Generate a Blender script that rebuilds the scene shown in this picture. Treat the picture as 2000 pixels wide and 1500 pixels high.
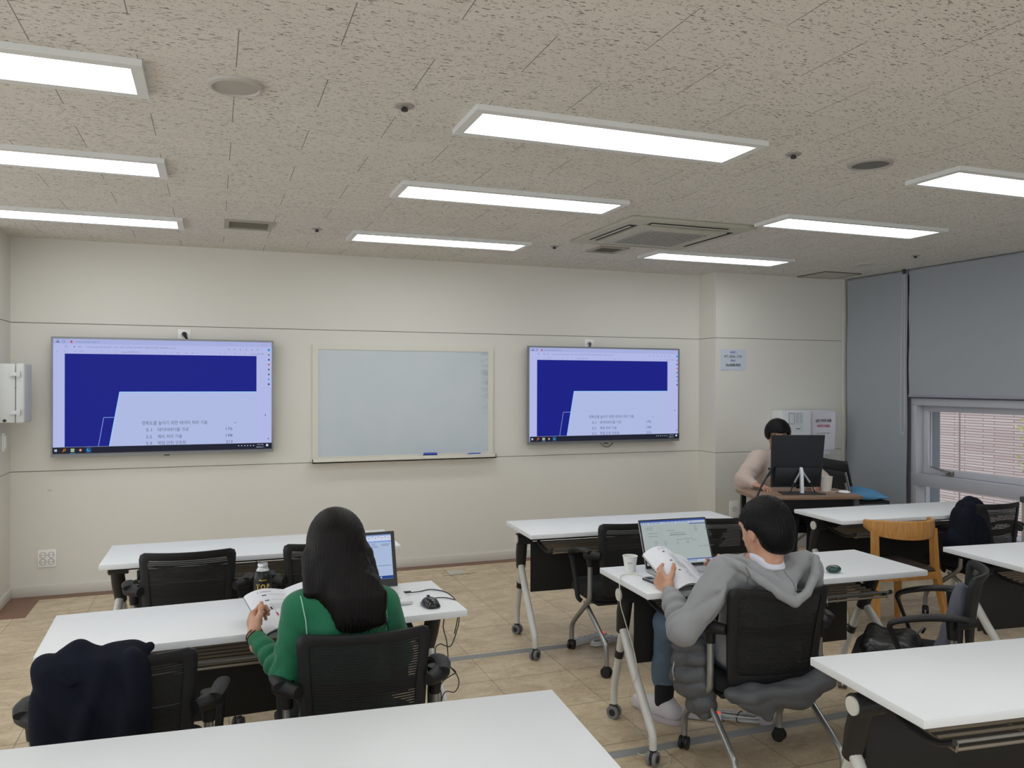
import bpy, bmesh, math, random
import numpy as np
from mathutils import Vector, Matrix, Euler

for _o in list(bpy.data.objects):
    bpy.data.objects.remove(_o, do_unlink=True)
SC = bpy.context.scene
COL = SC.collection
PI = math.pi
rad = math.radians

# ---------------------------------------------------------------- camera
CAM_Z = 1.60
YAW, PITCH, ROLL, FPX = 0.3556, -0.0023, 0.0027, 1569.66
cam_data = bpy.data.cameras.new('camera')
cam = bpy.data.objects.new('camera', cam_data)
COL.objects.link(cam)
SC.camera = cam
_f = Vector((math.sin(YAW)*math.cos(PITCH), math.cos(YAW)*math.cos(PITCH), math.sin(PITCH)))
_r = Vector((math.cos(YAW), -math.sin(YAW), 0))
_u = _r.cross(_f)
_r2 = math.cos(ROLL)*_r + math.sin(ROLL)*_u
_u2 = -math.sin(ROLL)*_r + math.cos(ROLL)*_u
cam.matrix_world = Matrix(((_r2.x, _u2.x, -_f.x, 0), (_r2.y, _u2.y, -_f.y, 0), (_r2.z, _u2.z, -_f.z, CAM_Z), (0, 0, 0, 1)))
cam_data.sensor_fit = 'HORIZONTAL'
cam_data.sensor_width = 36.0
cam_data.lens = FPX/2000*36.0
cam_data.clip_start = 0.05
cam_data.clip_end = 200

# ---------------------------------------------------------------- world, exposure
SC.view_settings.view_transform = 'Standard'
SC.view_settings.look = 'None'
SC.view_settings.gamma = 1.0
SC.view_settings.use_curve_mapping = False
SC.view_settings.exposure = 0.0
LAMP = 7.35            # radiance of the ceiling light diffusers
SKY = 1.85             # overcast daylight outside the window
world = bpy.data.worlds.new('world')
SC.world = world
world.use_nodes = True
_wn = world.node_tree.nodes
_wl = world.node_tree.links
_bg = _wn['Background']
_sky = _wn.new('ShaderNodeTexSky')
_sky.sky_type = 'PREETHAM'
_sky.turbidity = 9.0
_sky.sun_direction = (-0.4, 0.3, 0.86)
_mixw = _wn.new('ShaderNodeMix'); _mixw.data_type = 'RGBA'
_mixw.inputs[0].default_value = 0.12
_mixw.inputs[6].default_value = (0.80, 0.86, 0.95, 1)
_wl.new(_sky.outputs[0], _mixw.inputs[7])
_wl.new(_mixw.outputs[2], _bg.inputs[0])
_bg.inputs[1].default_value = SKY

# ---------------------------------------------------------------- helpers: colours and materials
def lin(c):
    return tuple(((v/255)/12.92 if v/255 <= 0.04045 else (((v/255)+0.055)/1.055)**2.4) for v in c)

class NT:
    """small node helper"""
    def __init__(s, m):
        s.m = m; s.t = m.node_tree; s.n = s.t.nodes; s.l = s.t.links
        s.b = s.n['Principled BSDF']; s.out = s.n['Material Output']
        s._co = None
    def co(s):
        if s._co is None:
            s._co = s.n.new('ShaderNodeTexCoord').outputs['Object']
        return s._co
    def put(s, x, sock):
        if hasattr(x, 'links') or hasattr(x, 'is_output'):
            s.l.new(x, sock)
        else:
            sock.default_value = x
    def math(s, op, a, b=0.0, c=None):
        n = s.n.new('ShaderNodeMath'); n.operation = op
        s.put(a, n.inputs[0]); s.put(b, n.inputs[1])
        if c is not None: s.put(c, n.inputs[2])
        return n.outputs[0]
    def map(s, scale=(1, 1, 1), loc=(0, 0, 0), rot=(0, 0, 0), co=None):
        n = s.n.new('ShaderNodeMapping')
        s.l.new(co or s.co(), n.inputs[0])
        n.inputs['Scale'].default_value = scale; n.inputs['Location'].default_value = loc; n.inputs['Rotation'].default_value = rot
        return n.outputs[0]
    def noise(s, scale=5, detail=3, rough=0.5, co=None, dist=0.0):
        n = s.n.new('ShaderNodeTexNoise')
        s.l.new(co or s.co(), n.inputs['Vector'])
        n.inputs['Scale'].default_value = scale; n.inputs['Detail'].default_value = detail
        n.inputs['Roughness'].default_value = rough; n.inputs['Distortion'].default_value = dist
        return n.outputs[0]
    def ramp(s, x, a, b, ca=(0, 0, 0, 1), cb=(1, 1, 1, 1)):
        n = s.n.new('ShaderNodeValToRGB')
        s.l.new(x, n.inputs[0])
        n.color_ramp.elements[0].position = a; n.color_ramp.elements[0].color = ca
        n.color_ramp.elements[1].position = b; n.color_ramp.elements[1].color = cb
        return n.outputs[0]
    def mix(s, f, a, b):
        n = s.n.new('ShaderNodeMix'); n.data_type = 'RGBA'
        s.put(f, n.inputs[0])
        for v, k in ((a, 6), (b, 7)):
            if isinstance(v, (tuple, list)): n.inputs[k].default_value = tuple(v)[:3]+(1,)
            else: s.l.new(v, n.inputs[k])
        return n.outputs[2]
    def bump(s, h, strength=0.2, dist=0.01):
        n = s.n.new('ShaderNodeBump')
        s.l.new(h, n.inputs['Height']); n.inputs['Strength'].default_value = strength; n.inputs['Distance'].default_value = dist
        s.l.new(n.outputs[0], s.b.inputs['Normal'])
    def xyz(s, co=None):
        n = s.n.new('ShaderNodeSeparateXYZ'); s.l.new(co or s.co(), n.inputs[0])
        return n.outputs

MATS = {}
def mat(name, rgb=(200, 200, 200), rough=0.5, metal=0.0, var=0.05, vscale=30, bump=0.0, bscale=200, spec=0.5, sheen=0.0, linear=False, coat=0.0):
    """procedural material: base colour with a fine noise variation, optional noise bump"""
    if name in MATS: return MATS[name]
    m = bpy.data.materials.new(name); m.use_nodes = True
    t = NT(m); c = rgb if linear else lin(rgb)
    b = t.b
    b.inputs['Roughness'].default_value = rough
    b.inputs['Metallic'].default_value = metal
    b.inputs['Specular IOR Level'].default_value = spec
    if sheen:
        b.inputs['Sheen Weight'].default_value = sheen; b.inputs['Sheen Roughness'].default_value = 0.5
    if coat:
        b.inputs['Coat Weight'].default_value = coat; b.inputs['Coat Roughness'].default_value = 0.1
    n = t.noise(vscale, 3)
    a = tuple(v*(1-var) for v in c); d = tuple(min(1, v*(1+var)) for v in c)
    t.l.new(t.mix(n, a, d), b.inputs['Base Color'])
    if bump:
        t.bump(t.noise(bscale, 2), bump, 0.002)
    MATS[name] = m
    return m

def emis(name, rgb, k=1.0):
    if name in MATS: return MATS[name]
    m = bpy.data.materials.new(name); m.use_nodes = True
    t = NT(m); b = t.b
    b.inputs['Base Color'].default_value = (0.01, 0.01, 0.012, 1)
    b.inputs['Roughness'].default_value = 0.35
    b.inputs['Specular IOR Level'].default_value = 0.04
    b.inputs['Emission Color'].default_value = lin(rgb)+(1,)
    b.inputs['Emission Strength'].default_value = k
    MATS[name] = m
    return m

# ---------------------------------------------------------------- helpers: geometry
class MB:
    """collects shapes; build() links them as one mesh object"""
    def __init__(s):
        s.v = []; s.f = []; s.mi = []; s.mats = []
    def slot(s, m):
        if m is None: return 0
        if m not in s.mats: s.mats.append(m)
        return s.mats.index(m)
    def add(s, vs, fs, m=None, M=None):
        k = len(s.v); i = s.slot(m)
        if M is not None: vs = [M @ Vector(p) for p in vs]
        s.v += [tuple(p) for p in vs]
        s.f += [tuple(a+k for a in f) for f in fs]
        s.mi += [i]*len(fs)
        return s
    def box(s, a, b, m=None, M=None, r=0.0, seg=2):
        a = Vector(a); b = Vector(b)
        lo = Vector([min(a[i], b[i]) for i in range(3)]); hi = Vector([max(a[i], b[i]) for i in range(3)])
        if r <= 0:
            vs = [(x, y, z) for z in (lo.z, hi.z) for y in (lo.y, hi.y) for x in (lo.x, hi.x)]
            fs = [(0, 2, 3, 1), (4, 5, 7, 6), (0, 1, 5, 4), (2, 6, 7, 3), (0, 4, 6, 2), (1, 3, 7, 5)]
            return s.add(vs, fs, m, M)
        bm = bmesh.new(); bmesh.ops.create_cube(bm, size=1)
        for v in bm.verts:
            v.co = Vector([lo[i]+(v.co[i]+.5)*(hi[i]-lo[i]) for i in range(3)])
        r = min(r, 0.49*min(hi[i]-lo[i] for i in range(3)))
        bmesh.ops.bevel(bm, geom=list(bm.edges), offset=r, segments=seg, profile=0.5, affect='EDGES')
        bm.verts.index_update()
        s.add([v.co.copy() for v in bm.verts], [tuple(v.index for v in f.verts) for f in bm.faces], m, M)
        bm.free(); return s
    def cyl(s, p0, p1, r0, r1=None, n=16, m=None, M=None, caps=True):
        return s.tube([p0, p1], [r0, r0 if r1 is None else r1], n, m, M, caps)
    def tube(s, pts, r, n=10, m=None, M=None, caps=True, closed=False, flat=1.0, smooth=0, up=None):
        pts = [Vector(p) for p in pts]
        if not isinstance(r, (list, tuple)): r = [r]*len(pts)
        r = list(r)
        if smooth:
            P = []; R = []
            N = len(pts)
            rng = N if closed else N-1
            for i in range(rng):
                g = lambda k: pts[k % N] if closed else pts[max(0, min(N-1, k))]
                p0, p1, p2, p3 = g(i-1), g(i), g(i+1), g(i+2)
                for j in range(smooth):
                    t = j/smooth
                    P.append(0.5*((2*p1)+(p2-p0)*t+(2*p0-5*p1+4*p2-p3)*t*t+(3*p1-p0-3*p2+p3)*t**3))
                    R.append(r[i]*(1-t)+r[(i+1) % N]*t)
            if not closed: P.append(pts[-1]); R.append(r[-1])
            pts, r = P, R
        N = len(pts); vs = []; fs = []
        prev = None
        for i in range(N):
            if closed: d = (pts[(i+1) % N]-pts[i-1])
            else: d = pts[min(i+1, N-1)]-pts[max(i-1, 0)]
            d = d.normalized() if d.length > 1e-9 else Vector((0, 0, 1))
            if prev is None:
                ref = Vector(up) if up else (Vector((0, 0, 1)) if abs(d.z) < 0.9 else Vector((1, 0, 0)))
                a = (ref-d*ref.dot(d)).normalized()
            else:
                a = (prev-d*prev.dot(d))
                a = a.normalized() if a.length > 1e-6 else prev
            prev = a; b = d.cross(a)
            for k in range(n):
                t = 2*PI*(k+0.5)/n
                vs.append(pts[i]+a*math.cos(t)*r[i]*flat+b*math.sin(t)*r[i])
        for i in range(N if closed else N-1):
            j = (i+1) % N
            for k in range(n):
                q = (k+1) % n
                fs.append((i*n+k, i*n+q, j*n+q, j*n+k))
        if caps and not closed:
            fs.append(tuple(range(n))[::-1]); fs.append(tuple((N-1)*n+k for k in range(n)))
        return s.add(vs, fs, m, M)
    def lathe(s, prof, n=24, m=None, M=None, cap0=True, cap1=True):
        vs = []; fs = []
        for (r, z) in prof:
            for k in range(n):
                t = 2*PI*k/n; vs.append((r*math.cos(t), r*math.sin(t), z))
        for i in range(len(prof)-1):
            for k in range(n):
                q = (k+1) % n
                fs.append((i*n+k, i*n+q, (i+1)*n+q, (i+1)*n+k))
        if cap0: fs.append(tuple(range(n))[::-1])
        if cap1: fs.append(tuple((len(prof)-1)*n+k for k in range(n)))
        return s.add(vs, fs, m, M)
    def prism(s, poly, h0, h1, m=None, M=None):
        """poly in local xy, extruded along z"""
        n = len(poly)
        vs = [(x, y, h0) for x, y in poly]+[(x, y, h1) for x, y in poly]
        fs = [tuple(range(n))[::-1], tuple(range(n, 2*n))]+[(i, (i+1) % n, n+(i+1) % n, n+i) for i in range(n)]
        return s.add(vs, fs, m, M)
    def grid(s, P, m=None, M=None, closeu=False):
        """P[i][j] points"""
        nu = len(P); nv = len(P[0])
        vs = [p for row in P for p in row]
        fs = []
        for i in range(nu if closeu else nu-1):
            for j in range(nv-1):
                a = i*nv+j; b = ((i+1) % nu)*nv+j
                fs.append((a, b, b+1, a+1))
        return s.add(vs, fs, m, M)
    def build(s, name, m=None, parent=None, loc=None, rot=None, smooth=True, angle=35):
        me = bpy.data.meshes.new(name)
        me.from_pydata([tuple(v) for v in s.v], [], s.f)
        if s.mats:
            for k in s.mats: me.materials.append(k if k is not None else m)
            me.polygons.foreach_set('material_index', s.mi)
        elif m: me.materials.append(m)
        me.update()
        if smooth:
            me.polygons.foreach_set('use_smooth', [True]*len(me.polygons))
            me.set_sharp_from_angle(angle=rad(angle))
        o = bpy.data.objects.new(name, me); COL.objects.link(o)
        if parent: o.parent = parent
        if loc: o.location = loc
        if rot: o.rotation_euler = rot
        return o

def tag(o, label=None, cat=None, group=None, kind=None):
    if label: o['label'] = label
    if cat: o['category'] = cat
    if group: o['group'] = group
    if kind: o['kind'] = kind
    return o
def thing(name, label, cat, loc=(0, 0, 0), rz=0.0, group=None, rot=None):
    o = bpy.data.objects.new(name, None); COL.objects.link(o)
    o.empty_display_size = 0.1
    o.location = loc; o.rotation_euler = rot or (0, 0, rz)
    return tag(o, label, cat, group)
def struct(o, label=None):
    o['kind'] = 'structure'
    if label: o['label'] = label
    return o
def copy_tree(o, label=None, loc=None, rz=None, parent=None, skip=()):
    c = o.copy(); COL.objects.link(c)
    if parent is not None: c.parent = parent
    if label: c['label'] = label
    if loc is not None: c.location = loc
    if rz is not None: c.rotation_euler = (0, 0, rz)
    for ch in list(o.children):
        if ch.name.split('.')[0] in skip: continue
        copy_tree(ch, parent=c)
    return c
def TR(loc=(0, 0, 0), rot=(0, 0, 0), sc=(1, 1, 1)):
    return Matrix.LocRotScale(Vector(loc), Euler(rot), Vector(sc))

# text as mesh
_TC = {}
def text_geo(s, bold=0.0):
    if (s, bold) in _TC: return _TC[(s, bold)]
    cu = bpy.data.curves.new('t', 'FONT'); cu.body = s; cu.size = 1.0; cu.resolution_u = 2
    cu.offset = bold
    ob = bpy.data.objects.new('t', cu); COL.objects.link(ob)
    dg = bpy.context.evaluated_depsgraph_get()
    me = bpy.data.meshes.new_from_object(ob.evaluated_get(dg))
    vs = [tuple(v.co) for v in me.vertices]; fs = [tuple(p.vertices) for p in me.polygons]
    bpy.data.objects.remove(ob); bpy.data.meshes.remove(me); bpy.data.curves.remove(cu)
    _TC[(s, bold)] = (vs, fs); return vs, fs

class Pic:
    """flat printed / displayed picture: layers of shapes on a rectangle w x h.
    u right, v down, both 0..1; geometry lies in the local XZ plane facing -y."""
    def __init__(s, w, h, step=0.0004):
        s.w = w; s.h = h; s.k = 0; s.mb = MB(); s.step = step
    def P(s, u, v): return ((u-0.5)*s.w, -s.k*s.step, (0.5-v)*s.h)
    def poly(s, pts, m):
        vs = [s.P(u, v) for u, v in pts]
        a = sum((pts[i][0]*s.w*pts[(i+1) % len(pts)][1]*s.h-pts[(i+1) % len(pts)][0]*s.w*pts[i][1]*s.h) for i in range(len(pts)))
        f = tuple(range(len(pts)))
        if a > 0: f = f[::-1]
        s.mb.add(vs, [f], m); s.k += 1
    def rect(s, u0, v0, u1, v1, m):
        s.poly([(u0, v0), (u1, v0), (u1, v1), (u0, v1)], m)
    def line(s, pts, wd, m):
        for (a, b) in zip(pts[:-1], pts[1:]):
            ax, ay = a[0]*s.w, a[1]*s.h; bx, by = b[0]*s.w, b[1]*s.h
            L = math.hypot(bx-ax, by-ay) or 1
            nx, ny = -(by-ay)/L*wd/2, (bx-ax)/L*wd/2
            s.poly([((ax+nx)/s.w, (ay+ny)/s.h), ((bx+nx)/s.w, (by+ny)/s.h), ((bx-nx)/s.w, (by-ny)/s.h), ((ax-nx)/s.w, (ay-ny)/s.h)], m)
    def disc(s, u, v, r, m, n=20):
        s.poly([(u+r*math.cos(2*PI*i/n)/s.w, v+r*math.sin(2*PI*i/n)/s.h) for i in range(n)], m)
    def text(s, t, u, v, size, m, align='L', width=None, bold=0.0):
        """size: cap height in metres; v at the vertical middle; width: total width in u"""
        vs, fs = text_geo(t, bold)
        if not vs: return
        x0 = min(p[0] for p in vs); x1 = max(p[0] for p in vs)
        sy = size/0.72
        sx = (width*s.w/(x1-x0)) if width else sy
        L = (x1-x0)*sx
        off = {'L': 0, 'C': -L/2, 'R': -L}[align]
        cx, y, cz = s.P(u, v)
        out = [(cx+off+(p[0]-x0)*sx, y, cz+(p[1]-0.36)*sy) for p in vs]
        s.mb.add(out, fs, m); s.k += 1
    def build(s, name, parent=None, loc=(0, 0, 0), rot=(0, 0, 0)):
        return s.mb.build(name, None, parent, loc, rot, smooth=False)

# ---------------------------------------------------------------- helpers: implicit surfaces for organic shapes
class SDF:
    def __init__(s): s.ops = []
    def cone(s, a, b, ra, rb, k=0.02, sub=False):
        s.ops.append(('c', np.array(a, float), np.array(b, float), ra, rb, k, sub)); return s
    def chain(s, pts, rs, k=0.02):
        for i in range(len(pts)-1): s.cone(pts[i], pts[i+1], rs[i], rs[i+1], k)
        return s
    def ell(s, c, r, k=0.02, R=None, sub=False):
        s.ops.append(('e', np.array(c, float), np.array(r, float), R, k, sub)); return s
    def box(s, c, h, r=0.01, k=0.02, R=None, sub=False):
        s.ops.append(('b', np.array(c, float), np.array(h, float), r, R, k, sub)); return s
    def fn(s, f, k=0.02, sub=False):
        s.ops.append(('f', f, k, sub)); return s
    def ev(s, P):
        D = None
        for o in s.ops:
            if o[0] == 'c':
                _, a, b, ra, rb, k, sub = o
                ab = b-a; L = max(1e-9, ab@ab)
                q = P-a; t = np.clip(q@ab/L, 0, 1)
                d = np.sqrt(((q-t[..., None]*ab)**2).sum(-1))-(ra+t*(rb-ra))
            elif o[0] == 'e':
                _, c, r, R, k, sub = o
                q = P-c
                if R is not None: q = q@np.array(R)
                k0 = np.sqrt(((q/r)**2).sum(-1)); k1 = np.sqrt(((q/r**2)**2).sum(-1))+1e-9
                d = k0*(k0-1)/k1
            elif o[0] == 'b':
                _, c, h, r, R, k, sub = o
                q = P-c
                if R is not None: q = q@np.array(R)
                q = np.abs(q)-(h-r)
                d = np.sqrt((np.maximum(q, 0)**2).sum(-1))+np.minimum(q.max(-1), 0)-r
            else:
                _, f, k, sub = o
                d = f(P)
            if D is None: D = d; continue
            if sub:
                h = np.clip(0.5-0.5*(D+d)/k, 0, 1); D = D*(1-h)+(-d)*h+k*h*(1-h)
            else:
                h = np.clip(0.5+0.5*(D-d)/k, 0, 1); D = D*(1-h)+d*h-k*h*(1-h)
        return D
    def mesh(s, lo, hi, res, disp=None):
        lo = np.array(lo, float); hi = np.array(hi, float)
        n = np.maximum(3, np.ceil((hi-lo)/res).astype(int)+1)
        ax = [lo[i]+np.arange(n[i])*res for i in range(3)]
        V = np.empty(n, float)
        ch = max(1, int(600000/(n[1]*n[2])))
        for i in range(0, n[0], ch):
            X, Y, Z = np.meshgrid(ax[0][i:i+ch], ax[1], ax[2], indexing='ij')
            P = np.stack([X, Y, Z], -1)
            d = s.ev(P)
            if disp is not None: d = d+disp(P)
            V[i:i+ch] = d
        V[0] = np.maximum(V[0], 1e-3); V[-1] = np.maximum(V[-1], 1e-3)
        V[:, 0] = np.maximum(V[:, 0], 1e-3); V[:, -1] = np.maximum(V[:, -1], 1e-3)
        V[:, :, 0] = np.maximum(V[:, :, 0], 1e-3); V[:, :, -1] = np.maximum(V[:, :, -1], 1e-3)
        return surfnet(V, lo, res)

def surfnet(V, lo, res):
    S = V < 0
    c = n = None
    sh = np.array(V.shape)-1
    acc = np.zeros(tuple(sh)+(3,)); cnt = np.zeros(tuple(sh))
    for axis in range(3):
        o = [a for a in range(3) if a != axis]
        sl0 = [slice(None)]*3; sl1 = [slice(None)]*3
        sl0[axis] = slice(0, -1); sl1[axis] = slice(1, None)
        a = V[tuple(sl0)]; b = V[tuple(sl1)]
        cr = (a < 0) != (b < 0)
        t = np.where(cr, a/np.where(a-b == 0, 1, a-b), 0)
        for i in (0, 1):
            for j in (0, 1):
                w = [slice(None)]*3
                w[o[0]] = slice(i, i+sh[o[0]]); w[o[1]] = slice(j, j+sh[o[1]])
                cc = cr[tuple(w)]; tt = t[tuple(w)]
                p = np.zeros(tuple(sh)+(3,))
                p[..., axis] = tt; p[..., o[0]] = i; p[..., o[1]] = j
                acc += p*cc[..., None]; cnt += cc
    act = cnt > 0
    idx = -np.ones(tuple(sh), int); idx[act] = np.arange(act.sum())
    base = np.stack(np.nonzero(act), -1)
    verts = lo+(base+acc[act]/cnt[act][:, None])*res
    faces = []
    for axis in range(3):
        o = [(axis+1) % 3, (axis+2) % 3]
        sl0 = [slice(None)]*3; sl1 = [slice(None)]*3
        sl0[axis] = slice(0, -1); sl1[axis] = slice(1, None)
        A = S[tuple(sl0)]; Bm = S[tuple(sl1)]
        w = [slice(None)]*3
        for q in o: w[q] = slice(1, -1)
        A = A[tuple(w)]; Bm = Bm[tuple(w)]
        for flip in (0, 1):
            hit = (A & ~Bm) if flip == 0 else (~A & Bm)
            I = np.stack(np.nonzero(hit), -1)
            if not len(I): continue
            for q in o: I[:, q] += 1
            def g(d0, d1):
                J = I.copy(); J[:, o[0]] -= d0; J[:, o[1]] -= d1
                return idx[J[:, 0], J[:, 1], J[:, 2]]
            q4 = [g(1, 1), g(0, 1), g(0, 0), g(1, 0)]
            if flip: q4 = q4[::-1]
            faces.append(np.stack(q4, -1))
    F = np.concatenate(faces) if faces else np.zeros((0, 4), int)
    F = F[(F >= 0).all(1)]
    return verts, F

def org(name, parts, m, parent=None, off=(0, 0, 0), smooth_it=2):
    """join several (verts, faces) into one smooth-shaded mesh object; light laplacian smoothing"""
    vs = []; fs = []; k = 0
    for (v, f) in parts:
        v = v.copy()
        for _ in range(smooth_it):
            e = np.concatenate([f[:, [0, 1]], f[:, [1, 2]], f[:, [2, 3]], f[:, [3, 0]]])
            sm = np.zeros_like(v); ct = np.zeros(len(v))
            np.add.at(sm, e[:, 0], v[e[:, 1]]); np.add.at(ct, e[:, 0], 1)
            np.add.at(sm, e[:, 1], v[e[:, 0]]); np.add.at(ct, e[:, 1], 1)
            v = 0.5*v+0.5*sm/np.maximum(ct, 1)[:, None]
        vs.append(v-np.array(off)); fs.append(f+k); k += len(v)
    v = np.concatenate(vs); f = np.concatenate(fs)
    me = bpy.data.meshes.new(name)
    me.vertices.add(len(v)); me.vertices.foreach_set('co', v.astype(np.float32).ravel())
    me.loops.add(f.size); me.loops.foreach_set('vertex_index', f.astype(np.int32).ravel())
    me.polygons.add(len(f)); me.polygons.foreach_set('loop_start', np.arange(0, f.size, 4, dtype=np.int32))
    me.polygons.foreach_set('loop_total', np.full(len(f), 4, np.int32))
    me.update(calc_edges=True); me.validate()
    me.polygons.foreach_set('use_smooth', [True]*len(me.polygons))
    me.materials.append(m)
    o = bpy.data.objects.new(name, me); COL.objects.link(o)
    if parent: o.parent = parent
    return o

def snoise(seed, freq, n=7):
    g = np.random.RandomState(seed)
    K = g.normal(size=(n, 3)); K /= np.linalg.norm(K, axis=1)[:, None]
    K *= freq*(0.6+0.9*g.rand(n))[:, None]; ph = g.rand(n)*6.28
    def f(P):
        return sum(np.sin(P@K[i]+ph[i]) for i in range(n))/n*1.6
    return f

# ================================================================ the room
CEIL = 2.66
YF = 6.82          # front wall
YC = 6.54          # face of the boxed-out column on the right
XC0, XW = 4.51, 6.116
XL = -1.40         # side of the boxed-out column on the left
G1, G2 = 0.928, 2.031   # heights of the two horizontal joints
XB, YB = -3.6, -3.4     # far left wall and back wall

# materials of the shell
def wall_material():
    m = mat('wall_panel_cream', (224, 221, 212), 0.55, var=0.012, vscale=2.5, bump=0.05, bscale=350)
    return m
M_WALL = wall_material()
M_GAP = mat('wall_joint_shadow_gap', (120, 112, 98), 0.8)
M_BASE = mat('baseboard_white', (214, 210, 200), 0.5, var=0.02, vscale=4)

m = bpy.data.materials.new('ceiling_mineral_tile'); m.use_nodes = True
t = NT(m)
X, Y, Z = t.xyz()
row = t.math('FLOOR', t.math('DIVIDE', t.math('SUBTRACT', Y, 2.565-0.305*41), 0.305))
par = t.math('MODULO', row, 2.0)
u = t.math('ADD', t.math('DIVIDE', t.math('SUBTRACT', X, 0.07-0.61*20), 0.61), t.math('MULTIPLY', t.math('SUBTRACT', 1.0, par), 0.5))
fu = t.math('FRACT', u)
du = t.math('MULTIPLY', t.math('MINIMUM', fu, t.math('SUBTRACT', 1.0, fu)), 0.61)
fv = t.math('FRACT', t.math('DIVIDE', t.math('SUBTRACT', Y, 2.565-0.305*41), 0.305))
dv = t.math('MULTIPLY', t.math('MINIMUM', fv, t.math('SUBTRACT', 1.0, fv)), 0.305)
s1 = t.math('MULTIPLY', t.math('LESS_THAN', du, 0.0017), 0.72)
s2 = t.math('MULTIPLY', t.math('LESS_THAN', dv, 0.0010), 0.34)
seam = t.math('MAXIMUM', s1, s2)
# short dark worm-like fissures, mostly along x
fi = t.noise(1.0, 1.5, 0.45, co=t.map((50, 185, 1)), dist=0.7)
fi2 = t.noise(1.0, 0.0, 0.5, co=t.map((170, 330, 1), loc=(7, 3, 0)))
tone = t.noise(9.0, 2)
den = t.math('ADD', 0.672, t.math('MULTIPLY', t.noise(3.0, 1), -0.06))
f1 = t.math('GREATER_THAN', fi, den)
f2 = t.math('GREATER_THAN', fi2, 0.775)
fis = t.math('MULTIPLY', t.math('MAXIMUM', f1, f2), 0.78)
cell = t.n.new('ShaderNodeCombineXYZ'); t.l.new(t.math('FLOOR', u), cell.inputs[0]); t.l.new(row, cell.inputs[1])
wn = t.n.new('ShaderNodeTexWhiteNoise'); wn.noise_dimensions = '2D'; t.l.new(cell.outputs[0], wn.inputs['Vector'])
tv = t.math('ADD', 0.5, t.math('MULTIPLY', t.math('SUBTRACT', wn.outputs[0], 0.5), 0.5))
base = t.mix(t.math('MULTIPLY', t.math('ADD', tv, tone), 0.5), lin((216, 213, 205)), lin((232, 229, 222)))
dark = t.mix(t.math('MAXIMUM', seam, fis), base, lin((66, 60, 55)))
t.l.new(dark, t.b.inputs['Base Color'])
t.b.inputs['Roughness'].default_value = 0.9
t.bump(t.math('SUBTRACT', 1.0, fis), 0.25, 0.002)
M_CEIL = m

m = bpy.data.materials.new('floor_stone_tile'); m.use_nodes = True
t = NT(m)
X, Y, Z = t.xyz()
TX, TY = 0.4435, 0.4515
ux = t.math('DIVIDE', t.math('SUBTRACT', X, 1.845-TX*30), TX)
uy = t.math('DIVIDE', t.math('SUBTRACT', Y, 4.075-TY*30), TY)
fx = t.math('FRACT', ux); fy = t.math('FRACT', uy)
dx = t.math('MULTIPLY', t.math('MINIMUM', fx, t.math('SUBTRACT', 1.0, fx)), TX)
dy = t.math('MULTIPLY', t.math('MINIMUM', fy, t.math('SUBTRACT', 1.0, fy)), TY)
seam = t.math('MAXIMUM', t.math('MULTIPLY', t.math('LESS_THAN', dx, 0.0019), 0.8), t.math('MULTIPLY', t.math('LESS_THAN', dy, 0.0032), 0.62))
cell = t.n.new('ShaderNodeCombineXYZ'); t.l.new(t.math('FLOOR', ux), cell.inputs[0]); t.l.new(t.math('FLOOR', uy), cell.inputs[1])
wn = t.n.new('ShaderNodeTexWhiteNoise'); wn.noise_dimensions = '2D'; t.l.new(cell.outputs[0], wn.inputs['Vector'])
n1 = t.noise(7.0, 7, 0.62, dist=0.8, co=t.map((1.0, 1.45, 1)))
n2 = t.noise(44.0, 5, 0.7, co=t.map((1.0, 1.3, 1)))
c1 = t.mix(t.ramp(n1, 0.30, 0.72), lin((166, 143, 110)), lin((219, 200, 168)))
c2 = t.mix(t.math('MULTIPLY', t.ramp(n2, 0.38, 0.72), 0.5), c1, lin((228, 214, 188)))
c3 = t.mix(t.math('MULTIPLY', wn.outputs[0], 0.16), c2, lin((150, 130, 104)))
t.l.new(t.mix(seam, c3, lin((98, 72, 50))), t.b.inputs['Base Color'])
t.b.inputs['Roughness'].default_value = 0.38
t.bump(n2, 0.03, 0.001)
M_FLOOR = m
M_REDWOOD = mat('floor_border_brown', (126, 92, 74), 0.45, var=0.12, vscale=14)

# floor and ceiling
o = struct(MB().box((XB, YB, -0.1), (XW+0.1, YF+0.1, 0), M_FLOOR).build('floor'), 'beige stone-look tile floor')
b = MB()
b.box((XB, 6.70, 0.0), (XC0, YF, 0.0015)).box((XL, 6.225, 0), (-1.19, 6.70, 0.0015)).box((XB, 6.225, 0), (XL, 6.30, 0.0015))
b.box((XC0-0.12, YC-0.12, 0), (XC0, 6.70, 0.0015)).box((XC0, YC-0.12, 0), (XW, YC, 0.0015))
struct(b.build('trim_1', M_REDWOOD), 'reddish brown border strip along the foot of the walls')
struct(MB().box((XB, YB, CEIL), (XW+0.1, YF+0.1, CEIL+0.1), M_CEIL).build('ceiling'), 'mineral fibre tile ceiling')

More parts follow.
